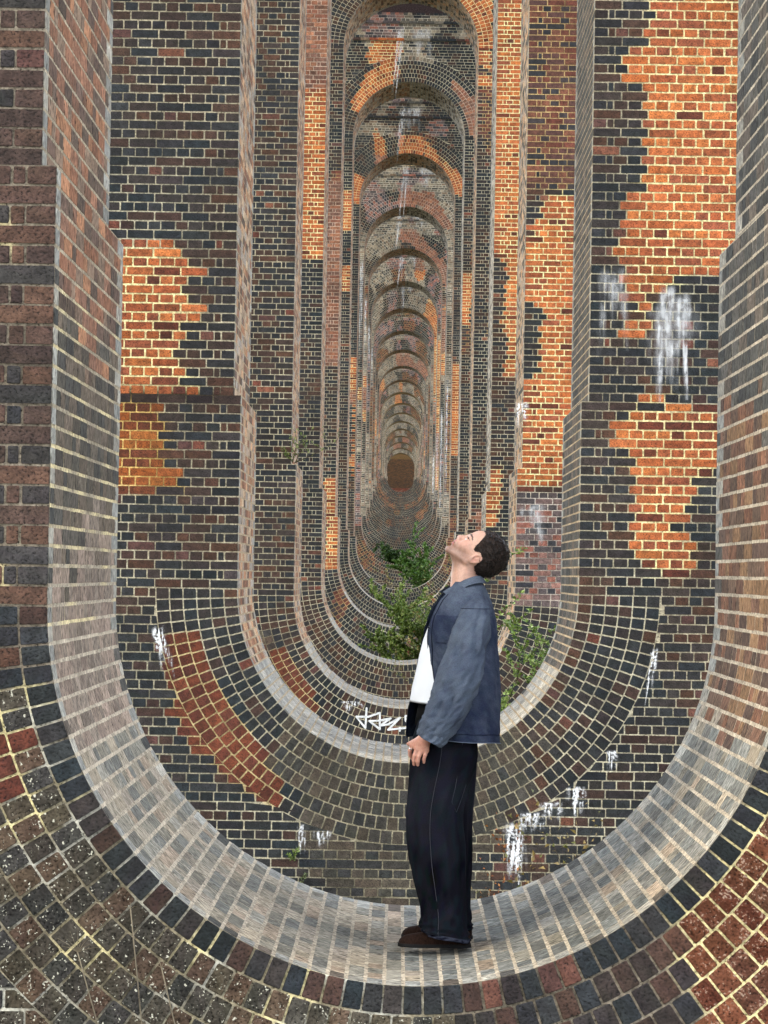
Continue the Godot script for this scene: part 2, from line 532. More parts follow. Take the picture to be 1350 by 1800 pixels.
func face_bricks(n: int, lod: int, out: Array) -> void:
	var c := floor_of(n) + HALF
	var ledge := ledge_of(n)
	var ring_out := HALF + 6.0 * RING
	var far := reach(n)
	var k0 := int(floor((floor_of(n) - 1.15) / COURSE))
	var k1 := int(ceil(top_of(n) / COURSE))
	var kl := int(round(ledge / COURSE))
	var gap := 0.0046 if n == 1 else 0.0052 if n < 3 else 0.0056 if n < 8 else 0.0074
	for k in range(k0, k1):
		var y0 := k * COURSE
		var y1 := y0 + COURSE
		var ym := y0 + COURSE * 0.5
		var back := 0.0 if k < kl else 0.055
		var proud := 0.0
		if k == 204 or k == 210:
			proud = 0.05
		for side: float in [-1.0, 1.0]:
			var e0: float
			var e1: float
			if ym < c - 0.01:
				e0 = arc_edge(ring_out, c - y0)
				e1 = arc_edge(ring_out, c - y1)
			elif k < kl:
				e0 = HALF
				e1 = HALF
			elif ym < SPRING:
				e0 = HALF_UP
				e1 = HALF_UP
			else:
				var ro := HALF_UP + 6.0 * RING
				e0 = arc_edge(ro, y0 - SPRING)
				e1 = arc_edge(ro, y1 - SPRING)
			var base := HALF if k < kl else HALF_UP
			var x := base + 0.0025
			var i := 0
			var shift := 0.0
			var b_straight := ym >= c - 0.01 and ym <= SPRING
			var seam := 0.057 * side * (1.0 if k % 4 < 2 else -1.0) * (1.0 if k % 2 == 0 else 0.5)
			if ym < c - 0.01 or ym > SPRING:
				i = -40
				x = seam
			while x < far:
				var w := 0.2286
				if k % 2 == 0:
					w = 0.2286
				elif i == 1:
					w = 0.0571
				else:
					w = 0.1143
				var gz := gap * (1.3 if n > 1 and zone_of(n, (x + w * 0.5) * side, ym) == "O" else 1.0)
				var a0 := x + shift + gz * rng.randf_range(0.7, 1.3)
				shift = rng.randf_range(-0.005, 0.005) if n < 6 else 0.0
				var a1 := x + w + shift - gz * rng.randf_range(0.7, 1.3)
				if i == 0 and b_straight:
					a0 = x
				x += w
				i += 1
				var b0 := a0
				var b1 := a0
				var arch := 0 if b_straight else -1 if ym < c else 1
				var rim := ring_out if arch < 0 else HALF_UP + 6.0 * RING
				var flat := arch != 0 and absf(a0 + a1) * 0.5 < rim * 0.6
				if not flat:
					b0 = maxf(a0, e0 + 0.004)
					b1 = maxf(a0, e1 + 0.004)
					if a1 - minf(b0, b1) < 0.03:
						continue
					b0 = minf(b0, a1 - 0.004)
					b1 = minf(b1, a1 - 0.004)
				var v0 := y0 + gz * rng.randf_range(0.65, 1.3)
				var v1 := y1 - gz * rng.randf_range(0.65, 1.3)
				var low_a := v0
				var low_b := v0
				var high_a := v1
				var high_b := v1
				if flat:
					# cut to the ring where it lies flat over or under the course
					var ya := sqrt(maxf(rim * rim - a0 * a0, 0.0)) + 0.004
					var yb := sqrt(maxf(rim * rim - a1 * a1, 0.0)) + 0.004
					if arch < 0:
						high_a = minf(v1, c - ya)
						high_b = minf(v1, c - yb)
					else:
						low_a = maxf(v0, SPRING + ya)
						low_b = maxf(v0, SPRING + yb)
					if maxf(high_a - low_a, high_b - low_b) < 0.014:
						continue
					high_a = maxf(high_a, v0 + 0.002)
					high_b = maxf(high_b, v0 + 0.002)
					low_a = minf(low_a, v1 - 0.002)
					low_b = minf(low_b, v1 - 0.002)
				var wob := 0.0016 if n < 4 else 0.0
				var q := PackedVector2Array([Vector2(b0 * side, low_a + wob * rng.randf_range(-1, 1)), Vector2(a1 * side, low_b + wob * rng.randf_range(-1, 1)), Vector2(a1 * side, high_b + wob * rng.randf_range(-1, 1)), Vector2(b1 * side, high_a + wob * rng.randf_range(-1, 1))])
				var cx: float = (a1 + b0) * 0.5 * side
				var z := zone_of(n, cx, ym)
				var mat := 0
				if n == 1 and z == "B":
					mat = 2
				elif n == 1 and z == "R" and cx > 0.0:
					mat = 3
				out.append([Vector3(0, 0, -back + proud), Vector3.RIGHT, Vector3.UP, Vector3.BACK, q, brick_tint(n, cx, ym), 0.03 + proud, lod, mat])


func ring_bricks(n: int, lod: int, upper: bool, out: Array) -> void:
	var r0 := HALF_UP if upper else HALF
	var c := SPRING if upper else floor_of(n) + HALF
	var back := 0.055 if upper else 0.0
	var sgn := 1.0 if upper else -1.0
	for j in 6:
		var joint := 0.0042 if n == 1 else 0.0052
		var a := r0 + j * RING + (0.0025 if j == 0 else joint)
		var b := r0 + (j + 1) * RING - joint
		var count := int(round(PI * (a + b) * 0.5 / (COURSE + 0.003)))
		if j == 0:
			count = arc_count(r0)
		else:
			count = arc_count(r0) + j
		for i in count:
			var t0 := PI * i / count
			var t1 := PI * (i + 1) / count
			var tm := (t0 + t1) * 0.5
			var dir := Vector2(cos(tm), sin(tm) * sgn)
			var at := Vector2(0, c) + dir * (a + b) * 0.5
			var tan_ := Vector2(-dir.y, dir.x)
			var hi := tan((t1 - t0) * 0.5)
			var g := (0.0043 if n == 1 else 0.0054) * rng.randf_range(0.8, 1.25)
			var h := (b - a) * 0.5
			var wa := a * hi - g
			var wb := b * hi - g
			var q := PackedVector2Array([Vector2(-h, -wa), Vector2(h, -wb), Vector2(h, wb), Vector2(-h, wa)])
			var z := zone_of(n, at.x, at.y)
			var mat := 0
			if n == 1 and j > 0:
				if z == "B":
					mat = 2
				elif z == "R" and at.x > 0.0:
					mat = 3
			out.append([Vector3(at.x, at.y, -back), Vector3(dir.x, dir.y, 0), Vector3(tan_.x, tan_.y, 0), Vector3.BACK, q, brick_tint(n, at.x, at.y, j), 0.03, lod, mat])


func arc_count(r: float) -> int:
	return int(round(PI * r / 0.0728))


func soffit_key(n: int, side: float, y: float, d: int, last: bool) -> String:
	if d == 0 or last:
		return "quoin" if rng.randf() < 0.8 else "grey"
	var up := y - floor_of(n)
	if n == 1:
		var w := noise_b.get_noise_3d(y * 2.0, d * 0.35, side * 9.0)
		if side < 0.0:
			if up > 2.55 + w * 0.5:
				return "upper"
			if up > 1.75 + w * 0.5:
				return "dark"
			return "pink" if up > 0.85 else "invert"
		if up > 2.3 + w * 0.6:
			return "grey"
		if up > 0.95 + w * 0.3:
			return "rust"
		return "invert" if w > 0.0 and up > 0.9 or rng.randf() < 0.25 else "slate"
	if up < 0.8:
		return "pale"
	if side < 0.0:
		return "tan" if rng.randf() < 0.55 else "upper"
	return "grey" if n == 2 or rng.randf() < 0.35 else "tan" if n % 2 else "pale"


func soffit_bricks(n: int, lod: int, out: Array) -> void:
	var c := floor_of(n) + HALF
	var ledge := ledge_of(n)
	var kl := int(round(ledge / COURSE))
	# rows of bricks along the depth: straight jambs, then the two arcs
	var k0 := int(round(c / COURSE))
	for k in range(k0, mini(int(ceil(top_of(n) / COURSE)), int(SPRING / COURSE))):
		var y0 := k * COURSE
		for side: float in [-1.0, 1.0]:
			var x := HALF if k < kl else HALF_UP
			var start := 0.0 if k < kl else 0.055
			depth_row(n, Vector3(side * x, y0 + COURSE * 0.5, -start), Vector3(0, 1, 0), Vector3(-side, 0, 0), COURSE * 0.5, COURSE * 0.5, DEEP - 2.0 * start, k, side, lod, out)
	for upper in [false, true]:
		if upper and n < 3:
			continue
		var r := HALF_UP if upper else HALF
		var cy := SPRING if upper else c
		var sgn := 1.0 if upper else -1.0
		var start := 0.055 if upper else 0.0
		var count := arc_count(r)
		for i in count:
			var t := PI * (i + 0.5) / count
			var dir := Vector3(cos(t), sin(t) * sgn, 0)
			var tangent := Vector3(-dir.y, dir.x, 0)
			var half := r * tan(PI * 0.5 / count)
			depth_row(n, Vector3(0, cy, -start) + dir * r, tangent, -dir, half, half, DEEP - 2.0 * start, i, signf(dir.x), lod, out)


func depth_row(n: int, o: Vector3, tangent: Vector3, normal: Vector3, h0: float, h1: float, length: float, row: int, side: float, lod: int, out: Array) -> void:
	var along := Vector3(0, 0, -1)
	var d := 0.0
	var i := 0
	var step := length / 19.0
	var g := 0.0064
	while d < length - 0.02:
		var w := step
		if row % 2 == 1:
			w = step * 2.0 if i > 0 else step
		elif rng.randf() < 0.35 and i > 0 and d + step * 2.0 < length - 0.01:
			w = step * 2.0
		w = minf(w, length - d)
		var last := d + w > length - 0.02
		var wide := g * rng.randf_range(0.85, 1.2)
		# the joints along the row are thick, the cross joints thin
		var q := rect(d + 0.004, d + w - 0.0055 * rng.randf_range(0.7, 1.2), -h0 + wide, h1 - wide)
		var key := soffit_key(n, side, o.y, i, last)
		out.append([o, along, tangent, normal, q, any(key) * rng.randf_range(0.8, 1.15), 0.03, lod, 1])
		d += w
		i += 1


func seen_through(n: int, p: Vector3) -> bool:
	# whether the way from the camera to p passes the opening of the pier before
	if n < 2:
		return true
	for z in [front_of(n - 1), front_of(n - 1) - DEEP]:
		var k: float = z / p.z
		var x := -0.082 + (p.x + 0.082) * k
		var y := EYE + (p.y - EYE) * k
		var c := floor_of(n - 1) + HALF
		if absf(x) > HALF_UP:
			return false
		if y < c and x * x + (y - c) * (y - c) > HALF * HALF:
			return false
		if y > SPRING and x * x + (y - SPRING) * (y - SPRING) > HALF_UP * HALF_UP:
			return false
	return true


func shown(n: int, r: Array) -> float:
	# how large a brick shows in the photograph, in its pixels; 0 outside the frame
	var q: PackedVector2Array = r[4]
	var mid := (q[0] + q[2]) * 0.5
	var p: Vector3 = r[0] + r[1] * mid.x + r[2] * mid.y + Vector3(0, 0, front_of(n))
	var eye := Vector3(-0.082, EYE, 0)
	var k := FOCAL / -p.z
	var sx := 700.0 + (p.x + 0.082) * k + (p.y - EYE) * k * 0.0175
	var sy := 1010.0 - (p.y - EYE) * k
	if sx < 0.0 or sx > 1350.0 or sy < 0.0 or sy > 1800.0 or not seen_through(n, p):
		return 0.0
	var facing: float = r[3].dot((eye - p).normalized())
	return maxf(facing, 0.0) * absf((q[1] - q[0]).x) * absf((q[3] - q[0]).y + 0.03) * k * k if absf((q[1] - q[0]).x) > 0.0 else 0.0


func core(s: Sink, n: int) -> void:
	# the wall behind the bricks, all of mortar where joints can be seen and brick-dark beyond
	var c := floor_of(n) + HALF
	var ledge := int(round(ledge_of(n) / COURSE)) * COURSE
	var low := soil_of(n) - 0.6
	var high := 16.6
	var far := reach(n)
	var rec := 0.0042 if n < 8 else 0.0035
	var dull := lin([72, 62, 60], 0.8)
	var tint := func(p: Vector3) -> Color:
		if absf(p.x) > far - 0.06 or p.z < -DEEP + 0.02 or p.y > top_of(n):
			return dull
		return mortar_tint(n, p.x, p.y)
	# in the nearest rings the joints round the curve are pale, those across it mostly dirty
	var bed_tint := func(p: Vector3) -> Color:
		var m := (Vector2(p.x, p.y - c).length() - HALF) / RING
		var t := mortar_tint(n, p.x, p.y)
		return t if absf(m - roundf(m)) < 0.2 or p.x > 0.9 else t * (0.95 if noise_a.get_noise_3d(p.x * 5.0, p.y * 5.0, 31.0) > 0.1 else 0.6)
	var in_tint := func(p: Vector3) -> Color:
		var k := noise_b.get_noise_3d(p.z * 7.0, p.y * 6.0, n + p.x)
		var cc: Array = [196, 176, 144]
		if n == 1:
			cc = [230, 212, 164] if (k > 0.05 and p.y > 1.3 and p.y < 2.6 and p.x < 0.0) else [206, 192, 168] if p.y < 1.6 or p.x > 0.0 else [190, 176, 150]
		return lin(cc, 0.8 * (1.0 + 0.45 * k))
	# joints inside the opening lie almost flush: they are seen at a low angle
	var a := HALF + 0.0021
	var b := HALF_UP + 0.0021
	var cells := 26 if n < 4 else 14
	for back in [false, true]:
		var zl := -DEEP + rec if back else -rec
		var zu := -DEEP + 0.055 + rec if back else -0.055 - rec
		var nn := Vector3(0, 0, -1) if back else Vector3(0, 0, 1)
		for upper in [false, true]:
			var r: float = b if upper else a
			var cy := SPRING if upper else c
			var sg := 1.0 if upper else -1.0
			var z: float = zu if upper else zl
			var rim := r + 6.0 * RING
			var edge := high - cy if upper else cy - low
			patch(s, 56, 12, func(u: float, v: float) -> Array:
				var p := Vector3(cos(PI * u) * lerpf(r, rim, v), cy + sg * sin(PI * u) * lerpf(r, rim, v), z)
				return [p, nn, Vector2(p.x, p.y)], bed_tint if n == 1 and not back else tint)
			patch(s, 56, cells, func(u: float, v: float) -> Array:
				var dx := cos(PI * u)
				var dy := sin(PI * u)
				var box := minf(WIDE / maxf(absf(dx), 1e-4), edge / maxf(dy, 1e-4))
				var l := lerpf(rim, box, v * v * 0.5 + v * 0.5)
				var p := Vector3(dx * l, cy + sg * dy * l, z)
				return [p, nn, Vector2(p.x, p.y)], tint)
			for side: float in [-1.0, 1.0]:
				var x0: float = r
				var y0: float = ledge if upper else c
				var y1: float = SPRING if upper else ledge
				for part in 2:
					var xa := x0 if part == 0 else far
					var xb := far if part == 0 else WIDE
					patch(s, 16 if part == 0 else 1, int((y1 - y0) / 0.13) + 1, func(u: float, v: float) -> Array:
						var p := Vector3(side * lerpf(xa, xb, u), lerpf(y0, y1, v), z)
						return [p, nn, Vector2(p.x, p.y)], tint)
		# ledge
		for side: float in [-1.0, 1.0]:
			patch(s, 4, 1, func(u: float, v: float) -> Array:
				var p := Vector3(side * lerpf(a, WIDE, u), ledge, lerpf(zl, zu, v))
				return [p, Vector3.UP, Vector2(p.x, p.z)], func(_p: Vector3) -> Color: return dull)
	for upper in [false, true]:
		var r: float = b if upper else a
		var cy := SPRING if upper else c
		var sg := 1.0 if upper else -1.0
		var za := -0.055 - rec if upper else -rec
		var zb := -DEEP + 0.055 + rec if upper else -DEEP + rec
		patch(s, 64, 10, func(u: float, v: float) -> Array:
			var dir := Vector3(cos(PI * u), sg * sin(PI * u), 0)
			var p := Vector3(0, cy, lerpf(za, zb, v)) + dir * r
			return [p, -dir, Vector2(u * PI * r, p.z)], in_tint)
		for side: float in [-1.0, 1.0]:
			var y0: float = ledge if upper else c
			var y1: float = SPRING if upper else ledge
			patch(s, 10, int((y1 - y0) / 0.12) + 1, func(u: float, v: float) -> Array:
				var p := Vector3(side * r, lerpf(y0, y1, v), lerpf(za, zb, u))
				return [p, Vector3(-side, 0, 0), Vector2(p.z, p.y)], in_tint)
			if upper:
				patch(s, 1, 4, func(u: float, v: float) -> Array:
					var p := Vector3(side * lerpf(a, b, u), ledge, lerpf(-rec, -DEEP + rec, v))
					return [p, Vector3.UP, Vector2(p.x, p.z)], in_tint)
	for side: float in [-1.0, 1.0]:
		patch(s, 1, 6, func(u: float, v: float) -> Array:
			var p := Vector3(side * WIDE, lerpf(low, high, v), -DEEP * u)
			return [p, Vector3(side, 0, 0), Vector2(p.z, p.y)], func(_p: Vector3) -> Color: return dull)


const ORDINALS := ["", "nearest", "second", "third", "fourth", "fifth", "sixth", "seventh", "eighth", "ninth", "tenth", "eleventh", "twelfth", "thirteenth", "fourteenth", "fifteenth",
	"sixteenth", "seventeenth", "eighteenth", "nineteenth", "twentieth", "twenty-first", "twenty-second", "twenty-third", "last"]


func pier_label(n: int) -> String:
	match n:
		0: return "plain brick pier behind the viewer at the near end of the row"
		1: return "nearest dark brick pier, the man stands in its round-bottomed opening"
		2: return "second brick pier, bright orange patches either side, red bricks in its lower ring"
		3: return "third brick pier, white scrawl of paint under the curve of its opening"
		4: return "fourth brick pier, tall orange strip beside the left edge of its opening"
		5: return "fifth brick pier, its arch crown cut off by the top of the picture"
		6: return "sixth brick pier, arch ring half orange and half blue-black"
		24: return "last brick pier of the row, in front of the brown end wall"
	return "%s brick pier of the row counted from the man" % ORDINALS[n]


func build_pier(n: int) -> Node3D:
	rng.seed = 1000 + n * 77
	var soil := soil_of(n)
	var o := thing("brick_pier", pier_label(n), "pier", Vector3(0, soil, front_of(n)), "brick piers of the viaduct")
	var down := Vector3(0, soil, 0)
	var bed := Sink.new()
	core(bed, n)
	for k in bed.v.size():
		bed.v[k] -= down
	put("mortar_bed", [bed], [mats.mortar], o)
	if n == 0:
		return o
	var lod := 0 if n <= 2 else 1 if n <= 6 else 2
	var all := []
	face_bricks(n, lod, all)
	ring_bricks(n, lod, false, all)
	if n > 3:
		ring_bricks(n, lod, true, all)
	if n < 16:
		soffit_bricks(n, lod, all)
	var kinds := [mats.brick, mats.worn, mats.lichen, mats.salted]
	var single := {}
	if n <= 8:
		var order := []
		for k in all.size():
			var a := shown(n, all[k])
			if a > 20.0:
				order.append([a, k])
		order.sort_custom(func(p: Array, q: Array) -> bool: return p[0] > q[0])
		for k in mini(300, order.size()):
			single[order[k][1]] = true
	var joined := [Sink.new(), Sink.new(), Sink.new(), Sink.new()]
	for k in all.size():
		var r: Array = all[k]
		if single.has(k):
			var q: PackedVector2Array = r[4]
			var mid := (q[0] + q[2]) * 0.5
			var at: Vector3 = r[0] + r[1] * mid.x + r[2] * mid.y
			var s := Sink.new()
			brick(s, r, at)
			put("brick", [s], [kinds[r[8]]], o, at - down)
		else:
			brick(joined[r[8]], r, down)
	put("brickwork", joined, kinds, o).set_meta("kind", "stuff")
	return o


func lime_stain(parent: Node3D, at: Vector3, w: float, h: float, strength: float, lean := 0.0, soft := false) -> void:
	# lime that has run down a face: a thin skin that follows the wall, ragged at its edge and thinning downwards
	var s := Sink.new()
	var off := rng.randf() * 9.0
	var fray := field(int(off * 1000.0), 1.0, 3)
	patch(s, 14, 24, func(u: float, v: float) -> Array:
		var p := Vector3((u - 0.5) * w * 1.5 + lean * v, -v * h, 0.004)
		return [p, Vector3.BACK, Vector2(p.x + off, p.y + off)],
		func(p: Vector3) -> Color:
			var v := -p.y / h
			var x := (p.x - lean * v) / w
			# several runs of different length next to each other
			var run := 0.62 + 0.75 * fray.get_noise_2d(x * 2.6, off)
			var side := 1.0 - smoothstep(0.28, 0.62, absf(x + 0.22 * fray.get_noise_2d(v * 3.0, off + 7.0)))
			var a := side * smoothstep(0.0, 0.1, v + 0.05 * x) * (1.0 - smoothstep(run - 0.3, run + 0.1, v))
			a *= 0.75 + 0.7 * fray.get_noise_2d(x * 3.0, v * 2.0 + off)
			return Color(0.85, 0.87, 0.88, clampf(a * strength, 0.0, 1.0)))
	put("lime_stain", [s], [mats.wash if soft else mats.lime], parent, at - Vector3(0, parent.position.y, 0))


func build_deck() -> void:
	# the round vaults that the piers carry, and the parapets over them
	var o := thing("viaduct_deck", "round brick vaults carried on the piers high above the opening", "viaduct", Vector3(0, 16.6, 0))
	var s := Sink.new()
	var r := (PITCH - DEEP + 0.11) * 0.5
	var tone := func(_p: Vector3) -> Color: return lin([160, 136, 116], 0.9)
	for n in range(-1, LAST + 1):
		var mid := front_of(n) - DEEP * 0.5 - PITCH * 0.5
		patch(s, 24, 2, func(u: float, v: float) -> Array:
			var p := Vector3(lerpf(-WIDE, WIDE, v), sin(PI * u) * r, mid + cos(PI * u) * r)
			return [p, Vector3(0, -sin(PI * u), -cos(PI * u)), Vector2(p.x, u * 13.0)], tone)
		for side: float in [-1.0, 1.0]:
			patch(s, 24, 1, func(u: float, v: float) -> Array:
				var z := mid + cos(PI * u) * (r if absf(u - 0.5) < 0.499 else PITCH * 0.5)
				var p := Vector3(side * WIDE, lerpf(sin(PI * u) * r, r + 1.6, v), z)
				return [p, Vector3(side, 0, 0), Vector2(p.z, p.y)], tone)
	var z0 := front_of(-2)
	var z1 := front_of(LAST + 1) - DEEP
	patch(s, 2, 20, func(u: float, v: float) -> Array:
		var p := Vector3(lerpf(-WIDE, WIDE, u), r + 0.6, lerpf(z0, z1, v))
		return [p, Vector3.UP, Vector2(p.x, p.z)], tone)
	put("vault", [s], [mats.plain], o)


func build_end_wall() -> void:
	rng.seed = 5
	var z := front_of(LAST) - DEEP - 7.5
	var o := thing("end_wall", "brown brick abutment wall closing the far end of the row", "wall", Vector3(0, soil_of(LAST), z))
	var s := Sink.new()
	patch(s, 8, 12, func(u: float, v: float) -> Array:
		var p := Vector3(lerpf(-WIDE, WIDE, u), lerpf(-0.5, 8.0, v), 0)
		return [p, Vector3.BACK, Vector2(p.x, p.y)], func(_p: Vector3) -> Color: return lin([150, 118, 80], 0.55))
	put("mortar_bed", [s], [mats.mortar], o)
	var b := Sink.new()
	for k in 70:
		for i in range(-14, 14):
			var x := i * 0.2286 + (0.1143 if k % 2 else 0.0)
			var t := lin([[104, 76, 52], [92, 70, 50], [116, 82, 54], [80, 64, 50]][rng.randi() % 4], 0.65 * (1.2 if k > 40 else 1.0)) if k > 27 else lin([[126, 66, 48], [112, 60, 48], [140, 100, 84]][rng.randi() % 3], 0.85)
			brick(b, [Vector3(0, 0, 0.012), Vector3.RIGHT, Vector3.UP, Vector3.BACK, rect(x + 0.006, x + 0.2226, k * COURSE + 0.006, k * COURSE + 0.07), t, 0.02, 2, 0], Vector3.ZERO)
	put("brickwork", [b], [mats.brick], o).set_meta("kind", "stuff")


func soil_at(x: float, z: float) -> float:
	var n := clampf((-z - FIRST) / PITCH + 1.0, 0.0, LAST)
	var a := int(floor(n))
	var h := lerpf(soil_of(a), soil_of(mini(a + 1, LAST)), n - a)
	return h + 0.12 * noise_a.get_noise_2d(x * 2.0, z * 2.0) - 0.02 * maxf(absf(x) - 5.0, 0.0)


func build_ground() -> void:
	var s := Sink.new()
	var xs := [-900.0, -300.0, -100.0, -40.0, -15.0, -7.0, -4.0, -2.0, 0.0, 2.0, 4.0, 7.0, 15.0, 40.0, 100.0, 300.0, 900.0]
	var zs := [900.0, 300.0, 80.0, 30.0]
	var z := 12.0
	while z > -280.0:
		zs.append(z)
		z -= 3.46
	zs.append_array([-400.0, -900.0])
	for b in zs.size():
		for a in xs.size():
			var g := 0.8 + 0.5 * noise_a.get_noise_2d(xs[a] * 3.0, zs[b] * 3.0)
			var y := soil_at(xs[a], zs[b]) if absf(xs[a]) < 200.0 else -2.0
			s.vert(Vector3(xs[a], y, zs[b]), Vector3.UP, Color(0.17 * g, 0.165 * g, 0.10 * g), Vector2(xs[a], zs[b]))
	for b in zs.size() - 1:
		for a in xs.size() - 1:
			var k := b * xs.size() + a
			s.quad(k, k + 1, k + xs.size() + 1, k + xs.size())
	s.smooth()
	put("ground", [s], [mats.plain], self).set_meta("kind", "structure")


func build_viaduct() -> void:
	for n in range(0, LAST + 1):
		var o := build_pier(n)
		rng.seed = 300 + n
		match n:
			1:
				pass
			2:
				lime_stain(o, Vector3(-2.06, 1.06, 0.004), 0.10, 0.55, 1.4, 0.12)
				lime_stain(o, Vector3(0.91, -0.50, 0.004), 0.17, 0.62, 1.6)
				lime_stain(o, Vector3(1.22, -0.33, 0.004), 0.16, 0.22, 1.4)
				lime_stain(o, Vector3(1.06, -0.42, 0.004), 0.2, 0.22, 1.3)
				lime_stain(o, Vector3(1.42, -0.20, 0.004), 0.14, 0.27, 1.5)
				lime_stain(o, Vector3(1.70, 0.10, 0.004), 0.09, 0.2, 1.3)
				lime_stain(o, Vector3(2.05, 0.95, 0.004), 0.06, 0.5, 1.1, -0.08)
				lime_stain(o, Vector3(-0.66, -0.60, 0.004), 0.14, 0.16, 1.3)
				lime_stain(o, Vector3(-0.84, -0.55, 0.004), 0.06, 0.3, 1.2)
				lime_stain(o, Vector3(1.66, 4.1, 0.004 - 0.055), 0.22, 0.9, 0.5, 0.0, true)
				lime_stain(o, Vector3(2.10, 3.95, 0.004 - 0.055), 0.13, 1.0, 0.8, 0.0, true)
				lime_stain(o, Vector3(2.24, 3.9, 0.0045 - 0.055), 0.12, 0.9, 0.7, 0.02, true)
				lime_stain(o, Vector3(2.17, 3.8, 0.005 - 0.055), 0.40, 0.8, 0.28, 0.0, true)
			3:
				lime_stain(o, Vector3(1.45, 3.75, 0.004 - 0.055), 0.16, 0.4, 1.1)
				lime_stain(o, Vector3(1.6, 2.45, 0.004), 0.3, 0.6, 0.4, 0.0, true)
			5, 6, 7, 8, 9, 10, 11:
				lime_stain(o, Vector3(-0.25 + 0.1 * (n % 3), 15.95, 0.01 - 0.055), 0.2, 2.0, 0.7, -0.15)
				lime_stain(o, Vector3(0.7 - 0.2 * (n % 4), 15.9, 0.01 - 0.055), 0.5, 0.9, 0.4, 0.0, true)
				if n > 7:
					lime_stain(o, Vector3(1.53, 11.0 - 0.3 * n, 0.01 - 0.055), 0.07, 6.5, 0.8)
					lime_stain(o, Vector3(-1.56, 12.6, 0.01 - 0.055), 0.1, 3.5, 0.7)
	build_deck()
	build_end_wall()


func build_camera_and_light() -> void:
	var cam := Camera3D.new()
	cam.name = "camera"
	cam.keep_aspect = Camera3D.KEEP_HEIGHT
	cam.fov = rad_to_deg(2.0 * atan(900.0 / FOCAL))
	cam.near = 0.05
	cam.far = 3000.0
	# the row runs towards a point right of and below the middle; the camera leans about one degree
	var back := -Vector3(25.0, -110.0, -FOCAL).normalized()
	var up := Vector3(sin(deg_to_rad(1.0)), cos(deg_to_rad(1.0)), 0)
	up = (up - back * up.dot(back)).normalized()
	var right := up.cross(back)
	cam.transform = Transform3D(Basis(right, up, back).transposed(), Vector3(-0.082, EYE, 0))
	add_child(cam)
	cam.make_current()

	var env := Environment.new()
	var sky := ProceduralSkyMaterial.new()
	sky.sky_top_color = Color(0.85, 0.89, 0.96)
	sky.sky_horizon_color = Color(0.94, 0.95, 0.96)
	sky.sky_curve = 0.2
	sky.sky_energy_multiplier = 1.0
	sky.ground_bottom_color = Color(0.36, 0.36, 0.30)
	sky.ground_horizon_color = Color(0.6, 0.6, 0.55)
	sky.sun_angle_max = 1.0
	env.background_mode = Environment.BG_SKY
	env.sky = Sky.new()
	env.sky.sky_material = sky
	env.tonemap_mode = Environment.TONE_MAPPER_LINEAR
	env.tonemap_exposure = 7.2
	env.sdfgi_enabled = true
	env.ssao_enabled = true
	env.ssil_enabled = true
	var we := WorldEnvironment.new()
	we.name = "world_environment"
	we.environment = env
	add_child(we)
	var sun := DirectionalLight3D.new()
	sun.name = "sun"
	sun.light_energy = 0.2
	sun.light_angular_distance = 25.0
	sun.light_color = Color(1.0, 0.97, 0.92)
	sun.shadow_enabled = true
	sun.rotation_degrees = Vector3(-38, -62, 0)
	add_child(sun)


func _ready() -> void:
	build_camera_and_light()
	noise_a.seed = 4
	noise_a.frequency = 0.35
	noise_a.fractal_octaves = 3
	noise_b.seed = 8
	noise_b.frequency = 0.5
	noise_b.fractal_octaves = 3
	make_materials()
	build_ground()
	build_viaduct()
	build_plants()
	build_people()




# ---------------------------------------------------------------- plants and paint

func tube(s: Sink, path: Array, r0: float, r1: float, col: Color, sides := 5) -> void:
	var first := s.v.size()
	var m := path.size()
	var x := Vector3.ZERO
	for k in m:
		var p: Vector3 = path[k]
		var d: Vector3 = (path[mini(k + 1, m - 1)] - path[maxi(k - 1, 0)]).normalized()
		if k == 0:
			x = d.cross(Vector3(0.31, 0.2, 0.93)).normalized()
		x = (x - d * x.dot(d)).normalized()
		var y := d.cross(x)
		var r := lerpf(r0, r1, float(k) / (m - 1))
		for a in sides:
			var w := TAU * a / sides
			var nn := x * cos(w) + y * sin(w)
			s.vert(p + nn * r, nn, col, Vector2(a * 0.02, k * 0.05))
	for k in m - 1:
		for a in sides:
			var b := (a + 1) % sides
			var q := first + k * sides
			s.quad(q + a, q + b, q + sides + b, q + sides + a)


func leaf(s: Sink, at: Vector3, towards: Vector3, size: float, col: Color) -> void:
	# a pointed leaf folded along its rib
	var d := towards.normalized()
	var side := d.cross(Vector3(rng.randf_range(-1, 1), rng.randf_range(0.2, 1), rng.randf_range(-1, 1))).normalized()
	var up := side.cross(d)
	var w := size * 0.3
	var p0 := at
	var p1 := at + d * size * 0.45 + up * size * 0.1
	var p2 := at + d * size - up * size * 0.05
	var l := at + d * size * 0.42 + side * w + up * size * 0.18
	var r := at + d * size * 0.42 - side * w + up * size * 0.18
	var n1 := (up + side * 0.4).normalized()
	var n2 := (up - side * 0.4).normalized()
	var k := s.vert(p0, up, col, Vector2(0, 0))
	s.vert(p1, up, col, Vector2(0.02, 0.02))
	s.vert(p2, up, col, Vector2(0, 0.04))
	s.vert(l, n2, col, Vector2(0.03, 0.02))
	s.vert(r, n1, col, Vector2(0.01, 0.05))
	s.tri(k, k + 3, k + 1)
	s.tri(k + 1, k + 3, k + 2)
	s.tri(k, k + 1, k + 4)
	s.tri(k + 1, k + 2, k + 4)


